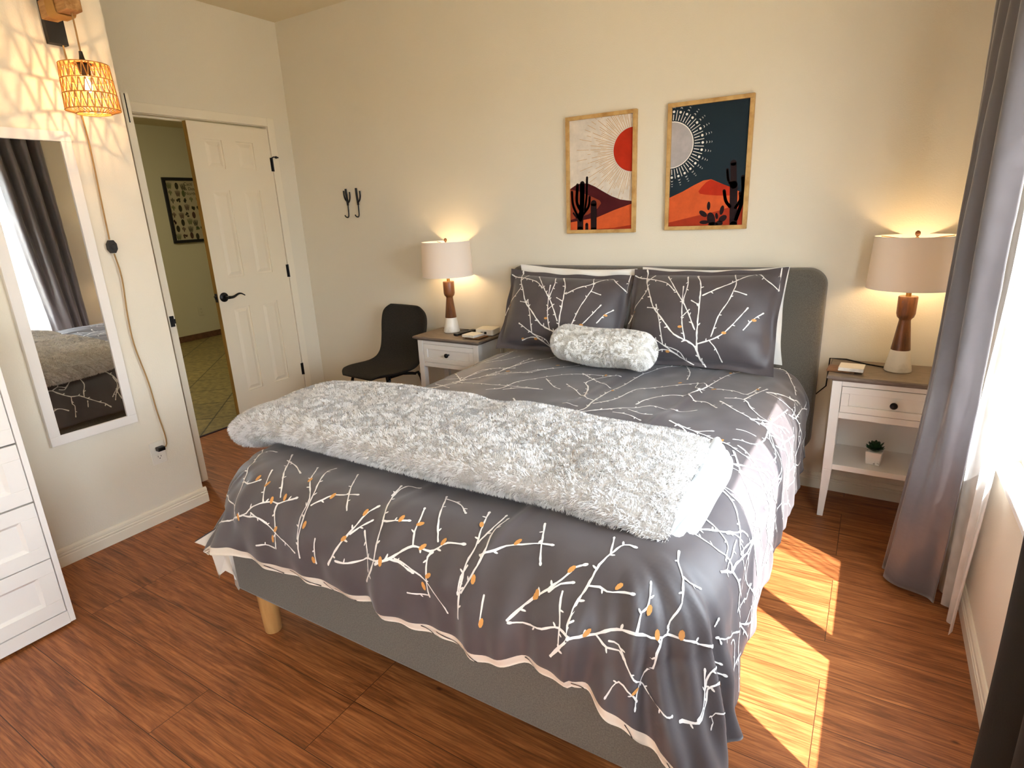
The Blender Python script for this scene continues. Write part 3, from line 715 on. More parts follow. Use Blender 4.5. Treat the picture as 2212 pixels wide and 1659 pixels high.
PIL_L = [[5.5,[0.185,-0.982],[0.111,-0.745],[0.09,-0.309],[0.069,0.236],[0.026,0.6],[-0.048,0.8]],[4.5,[0.111,-0.564],[0.312,-0.455],[0.439,-0.309],[0.545,-0.091],[0.64,0.145]],[4,[0.249,-0.491],[0.333,-0.636],[0.397,-0.836]],[5.5,[0.153,-0.927],[0.058,-0.6],[-0.196,-0.418],[-0.386,-0.127],[-0.534,0.091],[-0.64,0.382],[-0.746,0.673],[-0.788,0.964]],[4.5,[0.058,-0.309],[-0.09,0.091],[-0.238,0.382],[-0.365,0.636],[-0.45,0.8]],[4,[-0.048,-0.527],[-0.111,-0.2],[-0.153,0.2],[-0.185,0.527]],[4,[-0.344,-0.6],[-0.397,-0.273],[-0.46,-0.018],[-0.503,0.145]],[4.5,[0.09,0.345],[0.249,0.491],[0.418,0.636],[0.566,0.818],[0.672,0.891],[0.778,0.745],[0.937,0.582]],[4,[0.27,-0.418],[0.333,-0.018],[0.418,0.309],[0.46,0.6],[0.397,0.873]],[4.5,[-0.989,-0.164],[-0.915,0.091],[-0.788,0.273],[-0.704,0.491],[-0.746,0.673]],[4,[-0.746,0.673],[-0.661,0.836]],[4.5,[0.037,-0.964],[-0.09,-0.855],[-0.28,-0.673],[-0.45,-0.527],[-0.577,-0.418]],[4,[-0.153,-0.782],[-0.323,-0.709],[-0.513,-0.782]],[4,[0.63,-0.255],[0.714,-0.055],[0.82,0.091]],[3.5,[0.46,0.455],[0.598,0.4]],[4.5,[0.926,0.98],[0.937,0.582]],[4.5,[-0.98,0.855],[-0.852,0.782],[-0.704,0.745],[-0.45,0.636],[-0.302,0.455]],[3.5,[-0.64,0.109],[-0.513,0.084]],[3.5,[-0.037,0.236],[0.058,0.164]],[3.5,[-0.132,-0.091],[-0.048,0.055]],[4,[-0.175,0.782],[-0.132,0.564],[-0.143,0.236]],[3.5,[-0.069,-0.855],[-0.132,-0.727],[-0.323,-0.636]]]
PIL_O = [[-0.132,-0.273],[0.418,-0.345],[-0.28,-0.745],[-0.503,-0.764],[0.735,-0.055],[-0.905,0.055]]

rng = np.random.default_rng(5)
def build_duvet():
    b = B()
    us = np.arange(-2.13, 0.1601, .0095); vs = np.arange(.735, 2.90, .0095)
    U, V = np.meshgrid(us, vs, indexing='ij')
    hemline = lambda q: .772 + .012*np.sin(q*9) + .010*(vnoise(q*7, q*0, 21)-.5)*2 + .012*np.clip((q+.7)/.6, 0, 1)
    G0 = V.copy()
    V = V + (hemline(U) - .772)*np.clip(1 - (V - .78)/.14, 0, 1)
    P = duvet(U, V)
    uc = (U[:-1, :-1] + U[1:, 1:])/2; vc = (G0[:-1, :-1] + G0[1:, 1:])/2
    vmin = np.full_like(uc, .742)
    k = np.clip((-1.80 - uc)/.33, 0, 1); vmin += .14*k**1.4
    k2 = np.clip((uc - .02)/.14, 0, 1); vmin += .06*k2**2
    mask = vc > vmin
    cream = (vc < .772) & (uc > -2.02)
    # the cream reverse turns in under the hem
    P[..., 1] += np.where((G0 < .772) & (U > -1.9), (.772 - G0)*.35, 0)
    b.grid(P, np.where(cream, 3, 0), mask)
    # inner face, cream
    e = 1e-3
    N_ = np.cross(duvet(U+e, V)-duvet(U, V), duvet(U, V+e)-duvet(U, V)); N_ /= np.linalg.norm(N_, axis=-1, keepdims=True)
    Q = P - N_*.010
    b.grid(Q, 3, mask, flip=True)
    # close the hem all round
    nu, nv = mask.shape
    base = 0; nb = nv + 1; tot = U.size
    edge = []
    pad = np.pad(mask, 1)
    for i in range(nu):
        for j in range(nv):
            if not mask[i, j]: continue
            if not pad[i+1, j]: edge.append((i*nb+j, (i+1)*nb+j))
            if not pad[i+1, j+2]: edge.append((i*nb+j+1, (i+1)*nb+j+1))
            if not pad[i, j+1]: edge.append((i*nb+j, i*nb+j+1))
            if not pad[i+2, j+1]: edge.append(((i+1)*nb+j, (i+1)*nb+j+1))
    b.f.extend([(p, q, q+tot, p+tot) for p, q in edge]); b.m.extend([3]*len(edge))
    # printed twigs. the motif repeats every 0.585 m across the bed
    lines = []
    keep = lambda q: q[1] > float(hemline(np.array(q[0]))) + .004 and q[0] > -2.1 and q[0] < .14
    for ln in DATA_L: lines.append(ln)
    motif = [ln for ln in DATA_L[:19]]
    def shifted(src, du, dv, test):
        out = []
        for ln in src:
            run = []
            for q in [[q[0]+du, q[1]+dv] for q in ln[1:]] + [None]:
                if q is not None and test(q): run.append(q)
                else:
                    if len(run) > 1: out.append([ln[0]] + run)
                    run = []
        return out
    lines += shifted(motif, -1.17, .02, lambda q: -2.1 < q[0] < -1.86 and q[1] > 1.0)
    for dv in (.42, .84, 1.26, 1.62): lines += shifted(motif, .30, dv, lambda q: -.36 < q[0] < .14 and q[1] < 2.85)
    turn = [[ln[0]] + [[-1.93 + (q[1]-.92)*-1.1, .1 + (q[0]+.5)*1.0] for q in ln[1:]] for ln in motif]
    for dv in (1.15, 1.75, 2.35): lines += shifted(turn, 0, dv, lambda q: -2.09 < q[0] < -1.73 and 1.05 < q[1] < 2.85)
    lines = [ln for ln in lines if all(keep(q) for q in ln[1:])]
    lines = [[ln[0]*(1.35 if ln[1][1] > 1.7 and ln[1][0] < -.3 else 1.08)] + ln[1:] for ln in lines]
    ribbons(b, duvet, lines, .00112, .011, 1, .0016, rng)
    # the reverse hangs out below the corner on the door side
    fl = np.zeros((16, 22, 3))
    for i in range(16):
        s = i/15; a = np.array([-1.885, .925, .375])*(1-s) + np.array([-1.812, 1.02, .43])*s
        for j in range(22):
            q = j/21; L = (.06 + .20*s**.5)*(1 - .12*math.sin(i*1.3))
            fl[i, j] = a + np.array([.02*math.sin(s*9 + q*2)*q + .025*q*(1-s), .016*math.sin(s*13+1)*q + .05*q*(1-s), -L*q])
    b.grid(fl, 3); b.grid(fl + np.array([-.008, .004, 0]), 0, flip=True)
    for (u, v) in DATA_O:
        a = rng.uniform(.6, 2.2); t = np.linspace(0, 2*PI, 9)[:-1]
        c = np.array([u, v]) + rng.uniform(-.004, .004, 2)
        uv = np.stack([c[0] + .012*np.cos(t)*math.cos(a) - .006*np.sin(t)*math.sin(a), c[1] + .012*np.cos(t)*math.sin(a) + .006*np.sin(t)*math.cos(a)], 1)
        p = duvet(uv[:, 0], uv[:, 1]); n = np.cross(duvet(uv[:, 0]+e, uv[:, 1])-p, duvet(uv[:, 0], uv[:, 1]+e)-p); n /= np.linalg.norm(n, axis=1, keepdims=True)
        b.add(p + n*.0022, [tuple(range(8))], 2)
    # dark twigs on the cream reverse
    def rev(u, v):
        q = duvet(u, v + hemline(u) - .772); q[..., 1] += np.where(v < .772, (.772 - v)*.35, 0); return q
    rl = []
    for u in np.arange(-1.55, -.1, .16):
        uu = u + rng.uniform(-.03, .03)
        rl.append([3.2, [uu, .768], [uu + .018, .758], [uu + .03, .748]])
        if rng.random() < .6: rl.append([3.0, [uu + .05, .764], [uu + .085, .756], [uu + .12, .750]])
    ribbons(b, rev, rl, .00112, .008, 4, .0016, rng, knobs=False)
    o = b.build('duvet', [M['cotton'], M['print_white'], M['print_orange'], M['cream_cotton'], M['print_dark']], smooth=180, fix=False, loc=(-1.02, 2.0, 0))
    tag(o, 'charcoal duvet printed with white twigs, draped over the bed', 'duvet')
build_duvet()

# ------------------------------------------------------------------ faux fur
def tufts(b, pts, nrm, count, length, width, lean, mi, rng, clump=.04):
    """short tapered hairs standing on a surface, leaning together in clumps"""
    k = rng.integers(0, len(pts), count)
    p = pts[k]; n = nrm[k]
    th = vnoise(p[:, 0]/clump + 40, p[:, 1]/clump + p[:, 2]/clump + 40, 31)*2*PI*1.5 + rng.uniform(-1.2, 1.2, count)
    t = np.stack([np.cos(th), np.sin(th), 0*th], 1)
    t -= n*(t*n).sum(1, keepdims=True); t /= (np.linalg.norm(t, axis=1, keepdims=True)+1e-9)
    side = np.cross(n, t)
    L = length*rng.uniform(.65, 1.2, count)[:, None]
    g = np.array([0, 0, -1.0])
    tip = p + n*L*.75 + t*L*lean*rng.uniform(.4, 1.2, count)[:, None] + g*L*.15
    mid = p + n*L*.5 + t*L*lean*.3
    w = width*rng.uniform(.7, 1.3, count)[:, None]
    v = np.empty((count*5, 3))
    v[0::5] = p - side*w/2; v[1::5] = p + side*w/2; v[2::5] = mid + side*w*.42; v[3::5] = mid - side*w*.42; v[4::5] = tip
    base = b.n
    b.v.extend(map(tuple, v.tolist())); b.n += len(v)
    i = (np.arange(count)*5 + base)
    f = np.stack([i, i+1, i+2, i+3], 1).tolist(); f2 = np.stack([i+3, i+2, i+4], 1).tolist()
    b.f.extend(map(tuple, f)); b.f.extend(map(tuple, f2)); b.m.extend([mi]*(2*count))

def sample_faces(P, rng, n, keep=None):
    """uniform points and normals on a grid surface P (a, b, 3)"""
    A = P[:-1, :-1].reshape(-1, 3); Bq = P[1:, :-1].reshape(-1, 3); Cq = P[1:, 1:].reshape(-1, 3); D = P[:-1, 1:].reshape(-1, 3)
    nr = np.cross(Cq-A, D-Bq); ar = np.linalg.norm(nr, axis=1); nn = nr/(ar[:, None]+1e-12)
    if keep is not None: ar = ar*keep(A, nn)
    k = rng.choice(len(A), n, p=ar/ar.sum())
    u, v = rng.random((2, n, 1))
    return A[k]*(1-u)*(1-v) + Bq[k]*u*(1-v) + Cq[k]*u*v + D[k]*(1-u)*v, nn[k]

def throw():
    root = tag(empty('throw_blanket', (-1.15, 1.47, .68)), 'folded silver grey faux fur throw across the foot of the bed', 'throw blanket')
    rng = np.random.default_rng(11)
    nx, nc = 150, 72
    xs = np.linspace(-1.985, -.345, nx)
    P = np.zeros((nx, nc+1, 3))
    t = np.linspace(0, 2*PI, nc+1)
    for i, x in enumerate(xs):
        fx = (x - xs[0])/(xs[-1]-xs[0])
        endL = min(1, (x - xs[0])/.045); endR = min(1, (xs[-1]-x)/.02)
        e = math.sqrt(max(0, 1-(1-endL)**2)); e2 = math.sqrt(max(0, 1-(1-endR)**2))
        e = max(e, .02); e2 = max(e2, .6)
        yc = 1.465 + .008*math.sin(x*4); hw = (.292 + .012*math.sin(x*5+1) - .02*fx)*(.93+.07*e)*(.94+.06*e2)
        hz = .046*e*(.55+.45*e2)
        zc = .712 - .030*max(0, (-1.74-x)/.25)**1.8 - .022*max(0, (x+.52)/.16)**2
        c, s = np.cos(t), np.sin(t)
        yy = np.sign(c)*np.abs(c)**.55*hw; zz = np.sign(s)*np.abs(s)**.75*hz
        # front edge is a fat fold, the back edge thinner; near right corner droops over the bed
        zz = zz*(1.12 - .20*yy/hw*.8)
        sg = np.clip((-1.76 - x)/.12, 0, 1); zz = np.where(zz < 0, zz*(1 + .75*sg), zz)
        droop = max(0, (x+.75)/.4)**2
        zf = -.055*droop*np.clip((-yy/hw), 0, 1)**2
        P[i, :, 0] = x; P[i, :, 1] = yc + yy; P[i, :, 2] = zc + zz + zf
        P[i, :, 2] += np.where(s > 0, .013*(vnoise(np.full_like(yy, x*7), (yc+yy)*8, 5)-.5)*2*e, .0)
        P[i, :, 2] += np.where(s > 0, -.004*np.exp(-((x + 1.28 - .3*(yy))/.03)**2), 0)
    low = P[..., 2] < .675
    P[..., 2] = np.where(low & (P[..., 0] > -1.66) & (P[..., 0] < -.42) & (P[..., 1] > 1.16), .673, P[..., 2])
    P[..., 2] = np.where(P[..., 0] > -.42, np.maximum(P[..., 2], .652), P[..., 2])
    b = B(); b.grid(P, 0)
    n = P.shape[1]
    b.f.append(tuple(range(n-1))); b.m.append(0); o_ = (nx-1)*n; b.f.append(tuple(range(o_, o_+n-1))); b.m.append(0)
    pts, nr = sample_faces(P, rng, 230000, lambda a, q: (a[:, 2] > .655) | (a[:, 0] < -1.7))
    cen = np.array([0, 1.465, .712]); sgn = np.sign(((pts-cen)[:, 1:]*nr[:, 1:]).sum(1)); sgn[sgn == 0] = 1
    m = sgn.mean(); nr = nr*(1 if m > 0 else -1)
    tufts(b, pts, nr, 230000, .0135, .0017, .7, 1, rng, clump=.022)
    fur = b.build('fur_cover', [M['fur_skin'], M['fur']], root, smooth=180, fix=False)
    # the folded plush hems at the right-hand end
    for k, (dx, y0, y1, z, r) in enumerate(((.008, 1.20, 1.730, .728, .011), (.020, 1.190, 1.735, .710, .009), (.032, 1.18, 1.735, .694, .010), (.046, 1.175, 1.73, .677, .010))):
        b = B(); pts = []; rr = []
        for j in range(26):
            q = j/25
            y = y0 + (y1-y0)*q
            pts.append((-.355 + dx + .012*math.sin(q*3) - .02*(1-q)**3, y, z - .060*(1-q)**3 - .02*(1-q)**8 + .004*math.sin(q*9+k)))
            rr.append(r*(.9 + .25*math.sin(q*7+k*2)**2)*min(1, .35 + q*8)*min(1, .35+(1-q)*10))
        b.tube(pts, rr, 12)
        for i, (px_, py_, pz_) in enumerate(b.v): b.v[i] = ((px_ + .355 - dx)*1.7 - .355 + dx - .004, py_, pz_)
        b.build('folded_hem', M['satin'], root, smooth=180)
throw()

def bolster():
    rng = np.random.default_rng(3)
    a, c = Vector((-1.345, 2.615, .768)), Vector((-.825, 2.560, .764))
    ax = (c-a).normalized(); up = Vector((0, 0, 1)); sd = ax.cross(up).normalized(); up = sd.cross(ax)
    L = (c-a).length; R_ = .089
    prof = []
    for k in range(9): t = k/8*PI/2; prof.append((-.055*math.cos(t)+.055, R_*(.25+.75*math.sin(t)) if k else .004))
    for k in range(1, 24): prof.append((.055 + (L-.11)*k/24, R_))
    for k in range(9): t = PI/2 - k/8*PI/2; prof.append((L-.055+.055*math.cos(t), R_*(.25+.75*math.sin(t)) if k < 8 else .004))
    nc = 48; P = np.zeros((len(prof), nc+1, 3))
    for i, (s, r) in enumerate(prof):
        for j in range(nc+1):
            t = 2*PI*j/nc
            rr = r*(1+.05*math.sin(s*17+2*math.sin(t))*1 + .03*math.sin(3*t+s*20))
            q = a + ax*s + sd*(rr*1.06*math.cos(t)) + up*(rr*math.sin(t)*.96)
            P[i, j] = q
    b = B(); b.grid(P, 0)
    pts, nr = sample_faces(P, rng, 70000)
    cc = np.array(a)[None] + np.array(ax)[None]*((pts-np.array(a))@np.array(ax))[:, None]
    if ((pts-cc)*nr).sum(1).mean() < 0: nr = -nr
    tufts(b, pts, nr, 70000, .011, .0017, .7, 1, rng, clump=.022)
    o = b.build('bolster_pillow', [M['fur_white_skin'], M['fur_white']], smooth=180, fix=False, loc=(-1.085, 2.6, .66))
    tag(o, 'fluffy white fur bolster lying in front of the patterned pillows', 'bolster pillow')
bolster()

# ------------------------------------------------------------------ pillows
def pillow_surf(w, h, th, flange, seed, front=1):
    """local: x across, z up, y thickness (front = -y)"""
    def f(u, v):
        u = np.asarray(u, float); v = np.asarray(v, float)
        fu = np.clip(1 - flange/(w/2), .5, 1); fv = np.clip(1 - flange/(h/2), .5, 1)
        a = np.clip(np.abs(u)/fu, 0, 1); c = np.clip(np.abs(v)/fv, 0, 1)
        t = th/2*(np.maximum(0, 1-a**2.6)**.62)*(np.maximum(0, 1-c**2.6)**.62)
        t = t*(1 - .10*v) + .003
        pin = 1 - .055*(np.abs(v)**2)*(1-np.abs(u)**6)*0
        x = u*w/2*(1 - .045*(1-v*v)*(np.abs(u)**3)); z = v*h/2*(1 - .070*(1-u*u)*(np.abs(v)**3))
        t = t + .006*(vnoise(u*4+seed, v*4+seed, seed)-.5)*2*(a < .98)*(c < .98) + .004*np.sin(u*9+v*5+seed)*(1-a)*1.0
        edge = np.maximum(np.abs(u), np.abs(v))
        wav = .008*np.sin(11*u+7*v+seed)*np.clip((edge-.85)/.15, 0, 1)
        return np.stack([x, -front*t + wav, z], -1)
    return f
def pillow(name, label, cat, group, mats, w, h, th, flange, loc, tilt, yaw, roll, seed, printed):
    F_ = pillow_surf(w, h, th, flange, seed, 1); K_ = pillow_surf(w, h, th, flange, seed, -1)
    g = np.linspace(-1, 1, 71); U, V = np.meshgrid(g, g, indexing='ij')
    b = B(); b.grid(F_(U, V), 0); b.grid(K_(U, V), 0, flip=True)
    if printed:
        r = np.random.default_rng(seed)
        ribbons(b, F_, PIL_L, .00125, .012, 1, .0014, r, metric=(w/2, h/2))
        for (u, v) in PIL_O:
            t = np.linspace(0, 2*PI, 9)[:-1]; uv = np.stack([u + .03*np.cos(t), v + .026*np.sin(t)], 1)
            p = F_(uv[:, 0], uv[:, 1]); p[:, 1] -= .002
            b.add(p, [tuple(range(8))], 2)
    o = b.build(name, mats, smooth=180, fix=False)
    # push rotation into the object
    o.rotation_euler = Euler((tilt, roll, yaw), 'XYZ')
    o.location = loc
    tag(o, label, cat, group)
    return o
PM = [M['cotton'], M['print_white'], M['print_orange']]
pillow('pillow', 'charcoal pillow with white twig print, the one beside the lamp with the remote control', 'pillow', 'twig print pillows', PM, .725, .47, .20, .028, (-1.415, 2.828, .873), math.radians(-27), math.radians(4), math.radians(2), 2, True)
pillow('pillow', 'charcoal pillow with white twig print, the one on the window side of the bed', 'pillow', 'twig print pillows', PM, .735, .50, .20, .028, (-.690, 2.818, .886), math.radians(-25), math.radians(-3), math.radians(-1.5), 6, True)
pillow('pillow', 'plain white pillow peeking out behind the twig pillow near the chair', 'pillow', 'white pillows against the headboard', [M['white_cotton']], .69, .45, .085, .0, (-1.41, 2.968, .884), math.radians(-3), math.radians(1), math.radians(1.5), 9, False)
pillow('pillow', 'plain white pillow peeking out behind the twig pillow on the window side', 'pillow', 'white pillows against the headboard', [M['white_cotton']], .70, .46, .085, .0, (-.675, 2.966, .885), math.radians(-3), math.radians(-2), math.radians(-1), 4, False)

# ------------------------------------------------------------------ nightstands
def nightstand(loc, label):
    """local origin: centre of the footprint on the floor, front towards -y"""
    root = tag(empty('nightstand', (0, 0, 0), 0, local=True), label, 'nightstand', 'matching nightstands beside the bed')
    W, D, H = .468, .285, .680
    # stepped, moulded top
    b = B()
    prof = [(.0, .653), (.004, .658), (.018, .664), (.022, .668), (.022, .675), (.018, .680)]
    rings = []
    for o_, z in prof: rings.append([(-W/2-o_, -D/2-o_, z), (W/2+o_, -D/2-o_, z), (W/2+o_, D/2+.004, z), (-W/2-o_, D/2+.004, z)])
    v = [p for r in rings for p in r]; f = [(3, 2, 1, 0)]
    for j in range(len(rings)-1):
        for i in range(4): f.append((j*4+i, j*4+(i+1) % 4, (j+1)*4+(i+1) % 4, (j+1)*4+i))
    f.append(tuple(range((len(rings)-1)*4, len(rings)*4)))
    b.add(v, f); o = b.build('tabletop', M['grey_oak'], root); o['label'] = 'weathered grey-brown wood top'
    lw = .038
    for sx in (-1, 1):
        for sy in (-1, 1):
            xo, yo = sx*W/2, sy*D/2
            b = B(); x0, x1 = sorted((xo, xo - sx*lw)); y0, y1 = sorted((yo, yo - sy*lw))
            b.box(x0, x1, y0, y1, .235, .653)
            # square leg tapering on its inner faces below the shelf
            tx, ty = xo - sx*.012, yo - sy*.012
            b.taper(((xo + xo - sx*.024)/2, (yo + yo - sy*.024)/2, 0), (.012, .012), ((x0+x1)/2, (y0+y1)/2, .235), (lw/2, lw/2))
            b.build('leg', M['white_wood'], root, bevel=.002)
    i = .004
    b = B(); b.box(-W/2+lw, W/2-lw, -D/2+i, -D/2+.022, .632, .653).box(-W/2+lw, W/2-lw, -D/2+i, -D/2+.022, .484, .512); b.build('apron', M['white_wood'], root, bevel=.0015)
    for sx in (-1, 1):
        xa, xb = sorted((sx*(W/2-i), sx*(W/2-.018)))
        B().box(xa, xb, -D/2+lw, D/2-lw, .484, .653).build('side_panel', M['white_wood'], root)
    B().box(-W/2+lw, W/2-lw, D/2-.012, D/2-.004, .235, .653).build('back_panel', M['white_wood'], root)
    B().box(-W/2+.018, W/2-.018, -D/2+.02, D/2-.012, .486, .496).build('bottom_panel', M['white_wood'], root)
    B().box(-W/2+.006, W/2-.006, -D/2+.004, D/2-.013, .238, .264).build('shelf', M['white_wood'], root, bevel=.0015)
    # drawer with a recessed field and round black knob
    x0, x1, z0, z1 = -W/2+lw+.002, W/2-lw-.002, .514, .630; y = -D/2+.002
    b = B(); t = .030
    b.box(x0, x1, y, y+.016, z0, z0+t).box(x0, x1, y, y+.016, z1-t, z1).box(x0, x0+t, y, y+.016, z0+t, z1-t).box(x1-t, x1, y, y+.016, z0+t, z1-t)
    b.box(x0+t, x1-t, y+.008, y+.016, z0+t, z1-t).box(x0+.01, x1-.01, y+.016, D/2-.02, z0, z1-.01)
    d = b.build('drawer', M['white_wood'], root, bevel=.0015)
    k = B().lathe([(.006, .008), (.005, .016), (.006, -.004), (.013, -.012), (.0145, -.020), (.010, -.026), (.002, -.028)], (0, y, .572), 24, axis='y')
    k.build('knob', M['black'], d, smooth=60)['label'] = 'round black drawer knob'
    root.location = loc
    return root
ns1 = nightstand((-2.205, 2.942, 0), 'white nightstand with grey-brown top between the dark chair and the bed')
ns2 = copy_tree(ns1); ns2.location = (.135, 2.935, 0)
ns2['label'] = 'white nightstand with grey-brown top between the bed and the curtain'

# ------------------------------------------------------------------ table lamps
def lamp(loc, label):
    root = tag(empty('table_lamp', (0, 0, 0), 0, local=True), label, 'lamp', 'matching bedside table lamps')
    B().lathe([(.050, 0), (.052, .002), (.052, .006), (.037, .092), (.036, .094)], (0, 0, 0), 48).build('marble_base', M['marble'], root, smooth=40)['label'] = 'white marble foot of the lamp'
    B().lathe([(.036, .094), (.0365, .096), (.0215, .222), (.0235, .228), (.031, .236), (.035, .250), (.036, .320), (.034, .324), (.010, .324)], (0, 0, 0), 48).build('wooden_body', M['walnut'], root, smooth=50)['label'] = 'turned walnut body'
    B().lathe([(.010, .324), (.010, .350), (.015, .352), (.015, .385), (.006, .387)], (0, 0, 0), 20).build('socket', M['brass'], root, smooth=40)
    # drum shade: two thin walls with rims
    z0, z1, r0, r1 = .360, .570, .160, .150
    b = B()
    b.lathe([(r0, z0), (r1, z1)], (0, 0, 0), 72, cap=False).lathe([(r0-.002, z0), (r1-.002, z1)], (0, 0, 0), 72, cap=False)
    sh = b.build('lamp_shade', M['shade'], root, smooth=180, fix=False)
    sh['label'] = 'pale linen drum shade'
    for z, r in ((z0, r0), (z1, r1)):
        B().tube([(r*math.cos(2*PI*k/60), r*math.sin(2*PI*k/60), z) for k in range(61)], .0016, 6).build('shade_rim', M['print_white'], sh, smooth=80)
    sp = B()
    for k in range(3):
        a = 2*PI*k/3 + .5
        sp.tube([(0, 0, z1-.016), ((r1-.004)*math.cos(a), (r1-.004)*math.sin(a), z1-.004)], .0018, 6)
    sp.lathe([(.006, z1-.02), (.006, z1-.004)], (0, 0, 0), 12)
    for s_ in (-1, 1): sp.tube([(s_*.012, 0, .352), (s_*.05, 0, .40), (s_*.05, 0, .47), (0, 0, z1-.016)], .0016, 6)
    sp.build('harp', M['brass'], root, smooth=60)
    B().lathe([(.002, z1-.004), (.006, z1), (.010, z1+.007), (.009, z1+.016), (.003, z1+.021)], (0, 0, 0), 20).build('finial', M['walnut'], root, smooth=60)
    B().lathe([(.004, .388), (.014, .396), (.026, .420), (.030, .442), (.024, .464), (.010, .474), (.001, .476)], (0, 0, 0), 20).build('bulb', M['bulb_big'], root, smooth=60)
    root.location = loc
    return root
l1 = lamp((-2.300, 2.985, .6805), 'lit table lamp with pale drum shade on the nightstand beside the chair')
l2 = copy_tree(l1); l2.location = (.137, 2.960, .6805)
l2['label'] = 'lit table lamp with pale drum shade on the nightstand beside the curtain'
B().tube([(.03, .035, .004), (.08, .080, .003), (.14, .094, .004), (.20, .098, .003)], .0022, 6).build('cord', M['dark_bronze'], l1, smooth=60)
B().tube([(-.04, .02, .004), (-.12, .06, .003), (-.20, .115, .004), (-.268, .128, .0), (-.272, .133, -.14), (-.31, .133, -.185), (-.36, .133, -.21), (-.42, .133, -.30), (-.44, .133, -.42)], .003, 6).build('cord', M['dark_bronze'], l2, smooth=60)

# ------------------------------------------------------------------ small things on the nightstands
rc = tag(empty('remote_control', (-2.180, 2.965, .681), math.radians(78), local=True), 'slim black remote control lying in front of the lamp', 'remote control')
b = B(); pts = rrect(-.088, .088, -.020, .020, .012); b.prism(pts, 0, .013, 'xy'); b.build('remote_body', M['plastic_black'], rc, bevel=.002)
b = B()
for i in range(6):
    for j in range(3): b.lathe([(.0036, .013), (.0034, .0145)], (-.05 + i*.016, -.011 + j*.011, 0), 10)
b.lathe([(.011, .013), (.010, .0145)], (.062, 0, 0), 20)
b.build('buttons', M['plastic_grey'], rc)
hb = tag(empty('white_hub_box', (-2.025, 2.995, .681), math.radians(8), local=True), 'small square white plastic device with two dark ports by the bed', 'device')
b = B(); b.prism(rrect(-.062, .062, -.058, .058, .016), .004, .040, 'xy'); b.build('hub_body', M['plastic_white'], hb, bevel=.003)
b = B(); b.box(-.020, -.014, -.0595, -.056, .014, .026).box(-.010, -.005, -.0595, -.056, .014, .026).box(.002, .018, -.0595, -.056, .012, .027); b.build('port', M['plastic_black'], hb)
B().box(-.05, .05, -.045, .045, 0, .004).build('rubber_foot', M['plastic_black'], hb)
B().tube([(.055, .03, .02), (.085, .035, .012), (.10, .06, .004), (.06, .085, .004)], .002, 6).build('cord', M['plastic_white'], hb, smooth=60)
def coasters(loc, rz, label, wx, wlabel):
    r = tag(empty('coaster_set', loc, rz, local=True), label, 'coasters')
    B().box(-.060 + wx, .048 + wx, -.040, .052, 0, .010).build('wooden_tray', M['coaster_wood'], r, bevel=.002)['label'] = 'dark wooden tray under the coasters'
    b = B(); b.prism(rrect(-.048, .048, -.048, .048, .004, 2), .010, .017, 'xy').prism(rrect(-.047, .049, -.049, .047, .004, 2), .0172, .025, 'xy')
    b.box(-.005, .006, -.0505, -.048, .011, .024)
    b.build('coaster', M['marble'], r, bevel=.001)
    return r
coasters((-2.055, 2.872, .681), math.radians(-6), 'stack of square white marble coasters beside the black remote control', .030, '')
coasters((-.035, 2.872, .681), math.radians(-3), 'stack of square white marble coasters on the window-side nightstand', -.032, '')
pl = tag(empty('potted_succulent', (.095, 2.885, .2645), math.radians(-8), local=True), 'small green succulent in a square marbled pot on the lower shelf', 'potted plant')
b = B(); v = []
for h, z in ((.027, 0), (.032, .060)): v += [(-h, -h, z), (h, -h, z), (h, h, z), (-h, h, z)]
b.add(v, [(0,3,2,1), (4,5,6,7), (0,1,5,4), (1,2,6,5), (2,3,7,6), (3,0,4,7)])
m_pot = mat('grey_veined_pot', '#EFEBE8', 0.35, var=(26, '#8A8482', .60, .66))
b.build('pot', m_pot, pl, bevel=.003)
b = B(); r_ = random.Random(4)
for ring, (n, L, tilt, z) in enumerate(((11, .044, .35, .058), (10, .042, .75, .062), (8, .034, 1.1, .066), (5, .022, 1.4, .072))):
    for k in range(n):
        a = 2*PI*k/n + ring*.4 + r_.uniform(-.1, .1)
        d = Vector((math.cos(a)*math.cos(tilt), math.sin(a)*math.cos(tilt), math.sin(tilt))); s_ = Vector((-math.sin(a), math.cos(a), 0)); u_ = d.cross(s_)*-1
        L_ = L*r_.uniform(.9, 1.1)
        vv = []; 
        for t, w_, h_ in ((0, .006, .002), (.35, .010, .004), (.7, .009, .0035), (.92, .004, .002), (1, .0005, .0005)):
            c = Vector((0, 0, z)) + d*L_*t + Vector((0, 0, .008*t*t))
            vv += [tuple(c - s_*w_), tuple(c - u_*h_), tuple(c + s_*w_), tuple(c + u_*h_*.3)]
        ff = []
        for j in range(4):
            for i in range(4): ff.append((j*4+i, j*4+(i+1) % 4, (j+1)*4+(i+1) % 4, (j+1)*4+i))
        b.add(vv, ff)
b.build('leaves', M['leaf'], pl, smooth=60)

